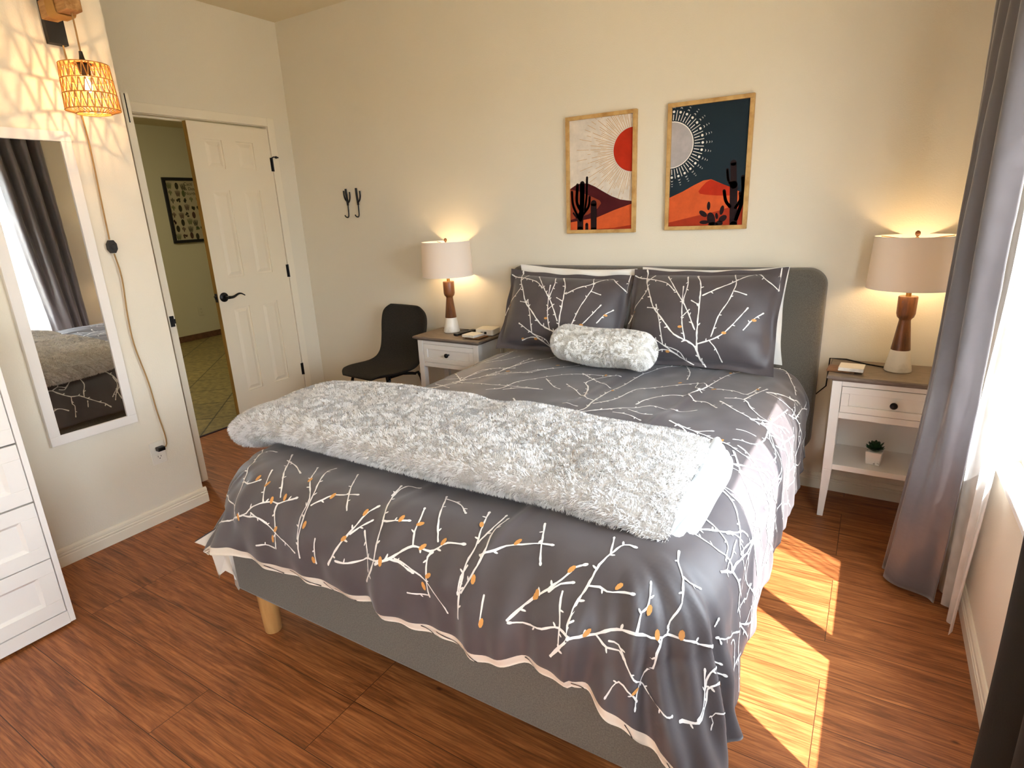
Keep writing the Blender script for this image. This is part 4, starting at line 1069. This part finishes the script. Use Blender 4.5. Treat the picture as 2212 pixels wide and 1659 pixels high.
# ------------------------------------------------------------------ charcoal shell chair
ch = tag(empty('shell_chair', (0, 0, 0), 0, local=True), 'charcoal felt shell chair with thin black tube legs against the wall', 'chair')
def shell(u, v):
    """u across -1..1; v 0 front of the seat .. 1 top of the back; local front is -y"""
    w = np.interp(v, [0, .06, .2, .42, .52, .62, .8, .90, .96, 1.0], [.12, .185, .228, .228, .215, .210, .228, .218, .185, .10])
    y = np.interp(v, [0, .06, .25, .42, .50, .56, .70, .85, 1.0], [-.235, -.232, -.11, .035, .110, .155, .190, .215, .228])
    z = np.interp(v, [0, .06, .25, .42, .50, .56, .70, .85, 1.0], [.418, .440, .437, .432, .450, .500, .630, .750, .845])
    return w, y, z
nu, nv = 29, 60
vv = np.linspace(0, 1, nv); W_, Y_, Z_ = shell(0, vv)
k_ = np.ones(5)/5
def sm_(a):
    for _ in range(2): a = np.convolve(np.pad(a, 2, mode='edge'), k_, mode='valid')
    return a
W_, Y_, Z_ = sm_(W_), sm_(Y_), sm_(Z_)
uu = np.linspace(-1, 1, nu)
TY = np.gradient(Y_); TZ = np.gradient(Z_); ln_ = np.hypot(TY, TZ); NYn, NZn = -TZ/ln_, TY/ln_
def sheet(off):
    P = np.zeros((nu, nv, 3))
    for i, u in enumerate(uu):
        ed = 1 - abs(u)**6*.0
        curl = .030*abs(u)**3
        th = off*(1-abs(u)**8)**.5
        e2 = np.minimum(1, np.minimum(vv/.03, (1-vv)/.03)+.0); th2 = th*np.sqrt(np.clip(e2*(2-e2), 0, 1))
        P[i, :, 0] = u*W_; P[i, :, 1] = Y_ + NYn*(curl + th2); P[i, :, 2] = Z_ + NZn*(curl + th2)
    return P
b = B(); b.grid(sheet(.013), 0); b.grid(sheet(-.013), 0, flip=True)
b.build('seat_shell', M['chair_fabric'], ch, smooth=180, fix=False)
for sx in (-1, 1):
    for fy in (0, 1):
        if fy == 0: pts = [(sx*.03, -.02, .402), (sx*.10, -.08, .405), (sx*.165, -.135, .400), (sx*.188, -.155, .375), (sx*.215, -.185, .0)]
        else: pts = [(sx*.03, .0, .402), (sx*.10, .05, .405), (sx*.155, .10, .400), (sx*.178, .125, .375), (sx*.205, .185, .0)]
        B().tube(smooth_poly(pts, .02), .010, 12).build('leg', M['black'], ch, smooth=60)
B().tube([(-.10, -.08, .405), (-.10, .05, .405)], .008).tube([(.10, -.08, .405), (.10, .05, .405)], .008).box(-.12, .12, -.07, .05, .409, .416).build('seat_bracket', M['black'], ch)
ch.location = (-2.712, 2.790, 0); ch.rotation_euler = (0, 0, math.radians(-6))

# ------------------------------------------------------------------ dresser
dr = tag(empty('dresser', (-2.66, .05, 0)), 'tall white dresser with framed drawer fronts left of the mirror', 'dresser')
dx0, dx1, dy0, dy1, dz = -2.893, -2.442, -.42, .711, 1.10
b = B()
b.box(dx0, dx1 + .020, dy0, dy0 + .018, .012, dz - .03).box(dx0, dx1 + .020, dy1 - .018, dy1, .012, dz - .03)
b.box(dx0, dx0 + .008, dy0 + .018, dy1 - .018, .02, dz - .03).box(dx0, dx1, dy0 + .018, dy1 - .018, .03, .05)
b.build('body', M['white_wood'], dr, bevel=.0015)
B().box(dx0, dx1 + .024, dy0 - .008, dy1 + .008, dz - .03, dz).build('top', M['white_wood'], dr, bevel=.003)
B().box(dx1 + .004, dx1 + .020, dy0 + .018, dy1 - .018, .010, .062).build('plinth', M['white_wood'], dr, bevel=.0015)
def drawer_front(ya, yb, za, zb):
    b = B(); x = dx1 + .002; X = dx1 + .020; t = .052
    b.box(x, X, ya, yb, za, za + t).box(x, X, ya, yb, zb - t, zb).box(x, X, ya, ya + t, za + t, zb - t).box(x, X, yb - t, yb, za + t, zb - t)
    i = t + .010
    v = [(X - .001, ya+t, za+t), (X - .001, yb-t, za+t), (X - .001, yb-t, zb-t), (X - .001, ya+t, zb-t), (X - .010, ya+i, za+i), (X - .010, yb-i, za+i), (X - .010, yb-i, zb-i), (X - .010, ya+i, zb-i)]
    b.add(v, [(4,5,6,7), (0,1,5,4), (1,2,6,5), (2,3,7,6), (3,0,4,7)])
    b.box(x - .40, x, ya + .02, yb - .02, za + .02, zb - .03)
    return b.build('drawer', M['white_wood'], dr, bevel=.0012)
for za, zb in ((.066, .285), (.289, .509), (.515, .729), (.735, .949)): drawer_front(dy0 + .021, dy1 - .021, za, zb)
ymid = (dy0 + dy1)/2
drawer_front(dy0 + .021, ymid - .002, .953, 1.066); drawer_front(ymid + .002, dy1 - .021, .953, 1.066)

# ------------------------------------------------------------------ mirror, sconce, outlet on the left wall
mr = tag(empty('wall_mirror', (-2.90, 1.10, 1.17)), 'tall white framed mirror hanging beside the dresser', 'mirror')
my0, my1, mz0, mz1, ft = .937, 1.288, .538, 1.805, .040
def frame_rect(b, plane_x0, plane_x1, y0, y1, z0, z1, t):
    b.box(plane_x0, plane_x1, y0, y1, z0, z0 + t).box(plane_x0, plane_x1, y0, y1, z1 - t, z1)
    b.box(plane_x0, plane_x1, y0, y0 + t, z0 + t, z1 - t).box(plane_x0, plane_x1, y1 - t, y1, z0 + t, z1 - t)
b = B(); frame_rect(b, -2.908, -2.886, my0, my1, mz0, mz1, ft); b.build('frame', M['white_wood'], mr, bevel=.0015)
B().box(-2.905, -2.893, my0 + ft - .004, my1 - ft + .004, mz0 + ft - .004, mz1 - ft + .004).build('mirror_glass', M['mirror'], mr)

sc = tag(empty('wall_sconce', (-2.90, 1.325, 2.2)), 'plug-in wall sconce with woven rattan shade and long jute cord', 'wall lamp')
B().box(-2.909, -2.880, 1.291, 1.359, 2.130, 2.36).build('back_plate', M['black_matte'], sc, bevel=.002)['label'] = 'black back plate on the wall'
arm = B(); arm.box(-2.88, -2.675, 1.280, 1.338, 2.208, 2.272); arm = arm.build('wooden_arm', M['pine_arm'], sc, bevel=.004)
w = B()
pts = []
for k in range(241):
    t = k/240; a = t*2*PI*6
    q = 1/max(abs(math.cos(a)), abs(math.sin(a)))
    q = min(q, 1.28)
    pts.append((-2.81 + .060*t, 1.309 + .034*math.cos(a)*q, 2.240 + .037*math.sin(a)*q))
w.tube(pts, .0048, 6)
w.build('rope_wrap', M['rope'], arm, smooth=60)
cx, cy = -2.715, 1.316
B().tube([(cx, cy, 2.212), (cx + .001, cy, 2.15), (cx, cy, 2.07)], .0032, 8).build('hanging_cord', M['cord'], sc, smooth=60)
B().lathe([(.006, 2.078), (.008, 2.060), (.010, 2.050), (.024, 2.040), (.027, 2.030), (.020, 2.028), (.018, 1.990), (.010, 1.988)], (cx, cy, 0), 24).build('socket', M['black_matte'], sc, smooth=50)
B().lathe([(.003, 1.984), (.007, 1.978), (.013, 1.964), (.015, 1.952), (.010, 1.938), (.002, 1.932)], (cx, cy, 0), 16).build('bulb', M['bulb_small'], sc, smooth=60)
fil_data = bpy.data.lights.new('sconce_filament', 'POINT'); fil_data.energy = 2.8; fil_data.color = (1.0, .61, .29); fil_data.shadow_soft_size = .005
fil = bpy.data.objects.new('sconce_filament', fil_data); SC.collection.objects.link(fil); fil.location = (cx, cy, 1.957)
# rattan shade: rings and zig-zag wicker
sh = B(); zt, zb_ = 2.030, 1.868
def rad(z): return .083 + .010*(zt - z)/(zt - zb_)
def ring(z, r, t): sh.tube([(cx + r*math.cos(2*PI*k/56), cy + r*math.sin(2*PI*k/56), z) for k in range(57)], t, 6)
levels = [zt, zt - .054, zt - .106, zb_]
for z in levels: ring(z, rad(z), .0024)
ring(zb_ - .012, .059, .0024); ring(zt + .006, .030, .002)
N_ = 25
for a_, b__ in zip(levels[:-1], levels[1:]):
    pts = []
    for k in range(2*N_+1):
        t = 2*PI*(k + .0)/(2*N_); z = (a_ - .003) if k % 2 == 0 else (b__ + .003)
        for dt in (-.012, .012):
            r = rad(z); pts.append((cx + r*math.cos(t+dt), cy + r*math.sin(t+dt), z))
    sh.tube(pts, .0021, 5)
for z0, r0, z1, r1, n in ((zb_, rad(zb_), zb_ - .012, .059, 44), (zt, rad(zt), zt + .006, .030, 30)):
    for k in range(n):
        t = 2*PI*k/n; sh.tube([(cx + r0*math.cos(t), cy + r0*math.sin(t), z0), (cx + r1*math.cos(t+.05), cy + r1*math.sin(t+.05), z1)], .0015, 5)
sh.build('rattan_shade', M['rattan'], sc, smooth=60)['label'] = 'open woven rattan drum shade'
# cord down the wall, switch, plug
cp = [(-2.888, 1.34, 2.132), (-2.895, 1.345, 2.06), (-2.895, 1.352, 1.891), (-2.895, 1.356, 1.747), (-2.895, 1.351, 1.522), (-2.892, 1.347, 1.370)]
B().tube(smooth_poly(cp, .03), .0034, 8).build('power_cord', M['cord'], sc, smooth=60)
cp = [(-2.890, 1.352, 1.310), (-2.892, 1.362, 1.202), (-2.894, 1.351, 1.036), (-2.894, 1.350, .895), (-2.894, 1.374, .709), (-2.892, 1.382, .555), (-2.885, 1.390, .444), (-2.875, 1.384, .392), (-2.875, 1.371, .378)]
B().tube(smooth_poly(cp, .03), .0034, 8).build('power_cord', M['cord'], sc, smooth=60)
b = B(); b.prism([(1.349 + .019*math.cos(t)*1.0, 1.340 + .030*math.sin(t)) for t in [PI/8 + k*PI/4 for k in range(8)]], -2.902, -2.876, 'yz')
b.lathe([(.012, 0), (.011, .003)], (-2.876, 1.349, 1.340), 20, axis='x')
b.build('inline_switch', M['black_matte'], sc, bevel=.002)
B().box(-2.897, -2.868, 1.337, 1.372, .366, .386).build('plug', M['plastic_black'], sc, bevel=.003)

def outlet(name, loc, label, mi):
    """local: plate lies in the y-z plane facing +x"""
    r = tag(empty(name, loc, 0, local=True), label, 'electrical outlet')
    B().box(0, .006, -.035, .035, -.057, .057).build('cover_plate', mi, r, bevel=.002)
    for z in (.022, -.022):
        f = B().prism(rrect(-.0165, .0165, z - .014, z + .014, .009, 4), .006, .0085, 'yz').build('socket_face', mi, r)
        s_ = B(); s_.box(.0084, .0090, -.0080, -.0058, z - .001, z + .008).box(.0084, .0090, .0058, .0080, z - .001, z + .007).lathe([(.0026, .0084), (.0026, .0090)], (0, 0, z - .007), 10, axis='x')
        s_.build('slots', M['outlet_slot'], f)
    return r
outlet('wall_outlet', (-2.910, 1.352, .352), 'white double outlet near the floor with a black plug in it', M['plastic_white'])
outlet('wall_outlet', (-7.300, 4.28, .357), 'beige outlet low on the hallway wall seen through the doorway', M['hall_wall'])

# ------------------------------------------------------------------ cactus hooks
def hook(x, arms, label):
    r = tag(empty('cactus_hook', (x, 3.095, 1.50)), label, 'wall hook', 'cactus shaped wall hooks')
    b = B(); y = 3.093
    def stem(pts, r0): b.tube(smooth_poly([(p[0] + x, y, p[1]) for p in pts], .004), r0, 8)
    stem([(-.006, 1.612), (-.005, 1.57), (0, 1.50)], .0075)
    for s_, top in arms:
        stem([(s_*.028, top), (s_*.027, top - .035), (s_*.018, top - .060), (s_*.002, top - .075)], .0048)
    b.build('cactus_plate', M['dark_bronze'], r, smooth=70)
    B().tube(smooth_poly([(x, y, 1.505), (x + .001, y - .002, 1.46), (x + .001, y - .004, 1.432), (x, y - .012, 1.420), (x - .003, y - .028, 1.424), (x - .004, y - .036, 1.436)], .004), .0042, 8).build('hook_prong', M['black'], r, smooth=70)
hook(-3.222, ((-1, 1.600), (1, 1.590)), 'black cactus wall hook with two arms, nearer the door')
hook(-3.122, ((1, 1.592),), 'black cactus wall hook with a single arm')

# ------------------------------------------------------------------ framed desert prints
def capsule(pts, w, asp):
    """rounded stroke outline as a list of convex quads + discs (normalised units; asp = height/width)"""
    out = []
    P = [np.array([p[0], p[1]*asp]) for p in pts]
    if len(P) > 2:
        Q = smooth_poly(P, .03); P = list(Q)
    for a, c in zip(P[:-1], P[1:]):
        d = c - a; n = np.array([-d[1], d[0]])/(np.linalg.norm(d)+1e-9)*w/2
        out.append([a+n, a-n, c-n, c+n])
    for p in P:
        out.append([p + w/2*np.array([math.cos(t), math.sin(t)]) for t in np.linspace(0, 2*PI, 13)[:-1]])
    return [[(q[0], q[1]/asp) for q in poly] for poly in out]

def clip_poly(poly):
    """clip to the unit square"""
    def cut(P, ins, inter):
        out = []
        for i in range(len(P)):
            a, c = P[i-1], P[i]
            if ins(c):
                if not ins(a): out.append(inter(a, c))
                out.append(c)
            elif ins(a): out.append(inter(a, c))
        return out
    for ax, lim, sg in ((0, 0, 1), (0, 1, -1), (1, 0, 1), (1, 1, -1)):
        if not poly: return []
        poly = cut(poly, lambda p: sg*(p[ax]-lim) >= 0, lambda a, c: tuple(a[k] + (c[k]-a[k])*((lim-a[ax])/(c[ax]-a[ax])) for k in (0, 1)))
    return poly

def picture(name, x0, x1, z0, z1, label, layers, mats, group):
    """x0..x1, z0..z1 = the visible print; layers = [(material index, [polygons])]"""
    r = tag(empty(name, ((x0+x1)/2, 3.09, z0)), label, 'framed picture', group)
    f = B(); t = .019; ya, yb = 3.074, 3.0995
    f.box(x0 - t, x1 + t, ya, yb, z0 - t, z0).box(x0 - t, x1 + t, ya, yb, z1, z1 + t).box(x0 - t, x0, ya, yb, z0, z1).box(x1, x1 + t, ya, yb, z0, z1)
    f.build('picture_frame', M['frame_wood'], r, bevel=.0015)
    b = B(); b.box(x0 - .002, x1 + .002, 3.0880, 3.0960, z0 - .002, z1 + .002, 0)
    y = 3.0878
    for mi, polys in layers:
        y -= .00012
        for P in polys:
            P = clip_poly([tuple(map(float, q)) for q in P])
            if len(P) >= 3: b.add([(x0 + (x1-x0)*q[0], y, z0 + (z1-z0)*q[1]) for q in P], [tuple(range(len(P)))], mi)
    b.build('print', mats, r, fix=False)
    return r
A = {"dune": [[0, 0.389], [0.112, 0.428], [0.207, 0.435], [0.301, 0.428], [0.415, 0.396], [0.526, 0.355], [0.671, 0.304], [0.815, 0.268], [1.0, 0.249], [1.0, 0.0], [0, 0]], "brown": [[0, 0.385], [0.149, 0.362], [0.376, 0.302], [0.488, 0.268], [0.51, 0.242], [0.451, 0.194], [0.299, 0.144], [0, 0.096]], "orange": [[1.0, 0.228], [0.71, 0.173], [0.451, 0.114], [0.224, 0.093], [0, 0.074], [0, 0], [1, 0]], "red": [[0.451, 0.003], [0.713, 0.012], [1.0, 0.036], [1.0, 0], [0.45, 0]]}
AS = [[0.101, [0.163, 0.001], [0.168, 0.137]], [0.079, [0.168, 0.104], [0.196, 0.233], [0.204, 0.43]], [0.047, [0.124, 0.422], [0.11, 0.268], [0.165, 0.19]], [0.034, [0.282, 0.484], [0.274, 0.316], [0.243, 0.178]], [0.038, [0.324, 0.304], [0.307, 0.219], [0.204, 0.136]], [0.038, [0.029, 0.36], [0.046, 0.236], [0.135, 0.116]], [0.097, [0.388, -0.008], [0.39, 0.244]], [0.05, [0.274, -0.006], [0.274, 0.05]], [0.029, [0.051, 0.16], [0.107, 0.116]]]
Bq_ = {"orange": [[0, 0.251], [0.182, 0.299], [0.334, 0.348], [0.456, 0.382], [0.562, 0.389], [0.67, 0.357], [0.814, 0.314], [1.0, 0.255], [1.0, 0], [0, 0]], "red": [[0.398, 0.294], [0.431, 0.324], [0.495, 0.366], [0.556, 0.387], [0.67, 0.355], [0.814, 0.317], [0.817, 0.246], [0.65, 0.251], [0.495, 0.263], [0.417, 0.274]], "low": [[0, 0.034], [0.354, 0.082], [0.662, 0.12], [0.836, 0.154], [1.0, 0.186], [1.0, 0], [0, 0]]}
BS = [[0.099, [0.883, 0.0], [0.856, 0.333]], [0.078, [0.859, 0.324], [0.836, 0.511]], [0.042, [0.739, 0.287], [0.767, 0.204], [0.825, 0.154]], [0.036, [0.764, 0.459], [0.786, 0.373], [0.85, 0.315]], [0.039, [0.945, 0.265], [0.953, 0.208], [0.897, 0.143]], [0.048, [0.967, 0.394], [0.981, 0.217], [0.914, 0.048]]]
BE = [[0.587, 0.054, 0.054, 0.093, 15], [0.545, 0.167, 0.023, 0.057, 0], [0.476, 0.102, 0.063, 0.033, -35], [0.495, 0.029, 0.063, 0.026, 0], [0.723, 0.127, 0.027, 0.063, -10], [0.739, 0.056, 0.06, 0.039, 35], [0.659, 0.079, 0.02, 0.042, 10], [0.7, 0.018, 0.045, 0.036, 0], [0.617, 0.009, 0.068, 0.03, 0]]
def art_disc(c, r, asp, n=48): return [(c[0] + r*math.cos(t), c[1] + r*math.sin(t)/asp) for t in np.linspace(0, 2*PI, n+1)[:-1]]
def ray(c, a, r0, r1, w, asp):
    d = np.array([math.cos(a), math.sin(a)]); n = np.array([-d[1], d[0]])*w/2
    C_ = np.array([c[0], c[1]*asp])
    return [tuple(np.array(q)*[1, 1/asp]) for q in (C_+d*r0+n, C_+d*r0-n, C_+d*r1-n, C_+d*r1+n)]
asp = .5645/.360
rr_ = random.Random(2)
rays = []
for k in range(72):
    a = PI/2 + PI*(k+.5)/72
    if k % 2 == 0:
        rays.append(ray((1, .700), a, .305, .62 + .08*math.sin(k), .0065, asp))
        rays.append(ray((1, .700), a, .66 + .03*(k % 3), .80 + .09*math.sin(k*1.7), .0055, asp))
    else: rays.append(ray((1, .700), a, .36 + .05*(k % 4), .50 + .05*(k % 3), .0055, asp)); 
strokes = [p for s_ in AS for p in capsule(s_[1:], s_[0], asp)]
picture('desert_sun_picture', -1.487, -1.127, 1.299, 1.864, 'pine framed desert print with half a red sun on cream', [(1, rays), (2, [art_disc((1, .700), .298, asp)]), (3, [A['dune']]), (4, [A['brown']]), (5, [A['orange']]), (6, [A['red']]), (7, strokes)],
        [M['art_cream'], M['art_tan'], M['art_red'], M['art_maroon'], M['art_brown'], M['art_orange'], M['art_rust'], M['art_dark']], 'pair of framed desert prints above the bed')
asp = .5645/.361
c = (0, .695); rays = []; dots = []; cres = []
for k in range(29):
    a = -PI/2 + PI*(k+.5)/29
    if k % 2: rays.append(ray(c, a, .318, .445, .008, asp))
    else:
        rays.append(ray(c, a, .318, .39, .010, asp))
        d = np.array([math.cos(a), math.sin(a)])
        def at(r): q = np.array([c[0], c[1]*asp]) + d*r; return (q[0], q[1]/asp)
        dots.append(art_disc(at(.425), .0165, asp, 16))
        for r_, s_ in ((.470, .015), (.508, .013), (.540, .010)):
            dots.append(art_disc(at(r_), s_, asp, 14)); cres.append(art_disc(at(r_ - s_*(.55 if r_ < .5 else .45)), s_*1.0, asp, 14))
def ell(cx_, cz_, a_, b__, deg):
    t = math.radians(deg); return [(cx_ + a_*math.cos(q)*math.cos(t) - b__*asp*math.sin(q)*math.sin(t)*.64, cz_ + (a_*math.cos(q)*math.sin(t) + b__*asp*math.sin(q)*math.cos(t)*.64)/asp*1.0) for q in np.linspace(0, 2*PI, 21)[:-1]]
pear = [ell(e[0], e[1], e[2], e[3]*1.0, e[4]) for e in BE]
strokes = [p for s_ in BS for p in capsule(s_[1:], s_[0], asp)]
picture('desert_moon_picture', -.930, -.569, 1.306, 1.866, 'pine framed desert print with half a pale moon on navy', [(1, rays + dots), (0, cres), (2, [art_disc(c, .305, asp)]), (3, [art_disc(c, .293, asp)]), (4, [Bq_['orange']]), (5, [Bq_['red']]), (6, [Bq_['low']]), (7, strokes + pear)],
        [M['art_navy'], M['art_white'], M['art_white'], M['art_moon'], M['art_orange'], M['art_red'], M['art_rust'], M['art_dark']], 'pair of framed desert prints above the bed')

# ------------------------------------------------------------------ cactus poster in the hallway
po = tag(empty('cactus_poster', (-7.29, 4.39, 1.2)), 'black framed cactus poster on the hallway wall', 'framed poster')
y0, y1, z0, z1 = 4.105, 4.665, 1.205, 1.965
b = B(); frame_rect(b, -7.299, -7.272, y0, y1, z0, z1, .034); b.build('poster_frame', M['black_matte'], po, bevel=.002)
b = B(); b.box(-7.296, -7.288, y0 + .03, y1 - .03, z0 + .03, z1 - .03, 0)
pr = random.Random(12); yy0, zz0, pw, ph = y0 + .034, z0 + .034, y1 - y0 - .068, z1 - z0 - .068
def blot(cy_, cz_, ry, rz_, mi, ang=0, n=14):
    b.add([(-7.2872, cy_ + ry*math.cos(t)*math.cos(ang) - rz_*math.sin(t)*math.sin(ang), cz_ + ry*math.cos(t)*math.sin(ang) + rz_*math.sin(t)*math.cos(ang)) for t in np.linspace(0, 2*PI, n+1)[:-1]], [tuple(range(n))], mi)
for row in range(8):
    for col in range(6):
        cy_ = yy0 + pw*(col + .5)/6 + pr.uniform(-.01, .01); cz_ = zz0 + ph*(row + .5)/8.2 + pr.uniform(-.01, .01)
        if row >= 6 and col >= 3: continue
        mi = pr.choice((1, 1, 2, 3)); kind = pr.randrange(4)
        if kind == 0: blot(cy_, cz_, .022, .040, mi)
        elif kind == 1:
            for q in range(5): blot(cy_ + (q-2)*.011, cz_ + abs(q-2)*-.004, .0045, .040, mi, (q-2)*-.12, 8)
        elif kind == 2:
            for q in range(4): blot(cy_ + pr.uniform(-.02, .02), cz_ + pr.uniform(-.02, .02), .016, .011, mi, pr.uniform(0, 3), 10)
        else:
            blot(cy_, cz_, .007, .034, mi); blot(cy_ - .016, cz_ + .008, .005, .016, mi); blot(cy_ + .016, cz_ + .004, .005, .016, mi)
b.build('print', [M['poster'], M['poster_ink'], M['poster_green'], M['poster_brown']], po, fix=False)
for txt, dz_ in (('Cacti', .090), ('& Desert', .145), ('Northwest', .200)):
    cu = bpy.data.curves.new('lettering', 'FONT'); cu.body = txt; cu.size = .052; cu.extrude = .0004
    tmp = bpy.data.objects.new('tmp', cu); SC.collection.objects.link(tmp)
    bpy.context.view_layer.update()
    me = bpy.data.meshes.new_from_object(tmp.evaluated_get(bpy.context.evaluated_depsgraph_get()))
    bpy.data.objects.remove(tmp); me.materials.clear(); me.materials.append(M['poster_ink'])
    t_ = bpy.data.objects.new('lettering', me); SC.collection.objects.link(t_); t_.parent = po
    t_.location = (-7.2868 + 7.29, yy0 + .22 - 4.39, z1 - dz_ - 1.2); t_.rotation_euler = (PI/2, 0, PI/2)
B().box(-7.284, -7.2825, y0 + .034, y1 - .034, z0 + .034, z1 - .034).build('poster_glass', M['glass'], po)

# ------------------------------------------------------------------ curtains
def cloth_column(xy, z0, z1, amp, seed, step=.01, flare=0.0, hem=.0):
    """hanging cloth following a plan polyline xy, gently varying with height"""
    P = smooth_poly(xy, step); nz = 90
    G = np.zeros((len(P), nz, 3)); c = P.mean(0)
    s = np.arange(len(P))*step
    for j in range(nz):
        z = z0 + (z1 - z0)*j/(nz-1)
        k = 1 + flare*(1-j/(nz-1))
        q = c + (P - c)*k
        n = vnoise(s*9 + seed, np.full_like(s, z*1.6), seed) - .5; n2 = vnoise(s*7 + seed + 9, np.full_like(s, z*1.9), seed+5) - .5
        G[:, j, 0] = q[:, 0] + amp*n; G[:, j, 1] = q[:, 1] + amp*n2; G[:, j, 2] = z
    if hem: G[:, 0, 2] += hem*np.sin(s*20)
    return G
rod = tag(empty('curtain_rod', (.30, 1.3, 2.42)), 'dark curtain rod above the window, carrying the grey and sheer curtains', 'curtain rod')
B().tube([(.30, -1.45, 2.432), (.30, 2.72, 2.432)], .011, 12).lathe([(.020, 0), (.022, .02), (.010, .035)], (.30, 2.72, 2.432), 16, axis='y').build('pole', M['dark_bronze'], rod, smooth=50)
for y in (2.60, .50, -1.35): B().box(.295, XR, y - .008, y + .008, 2.410, 2.424).box(XR - .006, XR, y - .02, y + .02, 2.38, 2.45).build('bracket', M['dark_bronze'], rod)

def grey_curtain():
    low = [(.318, 2.262), (.300, 2.285), (.262, 2.300), (.215, 2.318), (.175, 2.345), (.163, 2.372), (.215, 2.388), (.225, 2.398), (.168, 2.412), (.165, 2.430), (.228, 2.446), (.232, 2.458), (.180, 2.470), (.190, 2.490), (.250, 2.498), (.325, 2.490)]
    top = [(.325, 2.105), (.255, 2.120), (.250, 2.150), (.325, 2.170), (.325, 2.195), (.250, 2.215), (.245, 2.245), (.322, 2.265), (.320, 2.295), (.240, 2.320), (.235, 2.350), (.318, 2.370), (.318, 2.395), (.232, 2.415), (.235, 2.450), (.315, 2.475), (.325, 2.487)]
    A_, T_ = smooth_poly(low, .004), smooth_poly(top, .004)
    def even(Q, n=150):
        s = np.r_[0, np.cumsum(np.linalg.norm(np.diff(Q, axis=0), axis=1))]; t = np.linspace(0, s[-1], n)
        return np.stack([np.interp(t, s, Q[:, 0]), np.interp(t, s, Q[:, 1])], 1)
    A_, T_ = even(A_), even(T_)
    nz = 110; G = np.zeros((150, nz, 3)); s = np.arange(150)*.006
    for j in range(nz):
        z = .022 + (2.42 - .022)*j/(nz-1); k = min(1, z/2.1)**.9
        q = A_*(1-k) + T_*k
        n = vnoise(s*7 + 3, np.full_like(s, z*1.5), 3) - .5; n2 = vnoise(s*26 + 9, np.full_like(s, z*14), 6) - .5
        G[:, j, 0] = q[:, 0] + .012*n + .002*n2; G[:, j, 1] = q[:, 1] + .012*n - .002*n2; G[:, j, 2] = z
    G[:, 0, 2] += .004*np.sin(s*20)
    b = B(); b.grid(G, 0)
    o = b.build('grey_curtain', M['curtain'], smooth=180, fix=False)
    o.modifiers.new('solid', 'SOLIDIFY').thickness = .0025
    tag(o, 'smooth grey floor-length curtain gathered at the far end of the window', 'curtain')
grey_curtain()
def sheer():
    ys = np.linspace(2.01, 2.385, 70)
    xy = [(.338 + .026*math.sin(k*.95) + (.01 if k > 50 else 0), y) for k, y in enumerate(ys)]
    xy = [(.353 + .016*math.sin((y-2.03)*2*PI/.125), y) for y in ys]
    G = cloth_column(xy, .030, 2.42, .026, 8, step=.006, flare=-.10)
    # the gathered bottom pulls towards the corner
    k = np.clip((1.0 - G[..., 2])/1.0, 0, 1)[..., None]
    c = np.array([.345, 2.32, 0]); G[..., 1:2] += (c[1] - G[..., 1:2])*k*.14
    b = B(); b.grid(G, 0)
    o = b.build('sheer_curtain', M['sheer'], smooth=180, fix=False)
    tag(o, 'white sheer curtain hanging between the grey curtain and the window', 'sheer curtain')
sheer()
def unlit_curtain():
    xy = [(.276, 1.165), (.262, 1.10), (.235, 1.05), (.262, 1.00), (.305, .96), (.262, .91), (.232, .86), (.262, .80), (.305, .76), (.262, .70), (.235, .64), (.27, .58)]
    G = cloth_column(xy, .022, 2.42, .016, 13)
    b = B(); b.grid(G, 0)
    o = b.build('unlit_curtain', M['curtain_unlit'], smooth=180, fix=False)
    tag(o, 'grey curtain coloured dark for its unlit side, close to the camera at the near end of the window', 'curtain')
    L = G.copy(); L[..., 0] += .010
    L = L[:-1]; L[0, :, 1] += .006
    b = B(); b.grid(L, 0); q = b.build('lining', M['lining'], o, smooth=180, fix=False); q['label'] = 'white lining on the window side'
unlit_curtain()

# ------------------------------------------------------------------ unseen lamps, added to fill the room and the hall with light
def fill_flush_lamp(loc, r, m, label, name='fill_lamp'):
    t = tag(empty(name, loc, 0, local=True), label, 'added fill lamp')
    B().lathe([(r*1.04, 0), (r*1.04, -.02), (r, -.022)], (0, 0, 0), 40).build('base', M['plastic_white'], t, smooth=40)
    B().lathe([(r, -.020), (r*.97, -.045), (r*.75, -.070), (r*.4, -.082), (.002, -.085)], (0, 0, 0), 40).build('diffuser', m, t, smooth=60)
fill_flush_lamp((-1.15, -.35, ZC - .001), .22, M['fill_lamp'], 'added round flush lamp, out of view, filling the room with light')
fill_flush_lamp((-5.6, 2.6, 2.529), .16, M['hall_fill_lamp'], 'added round flush lamp, out of view, brightening the hallway')
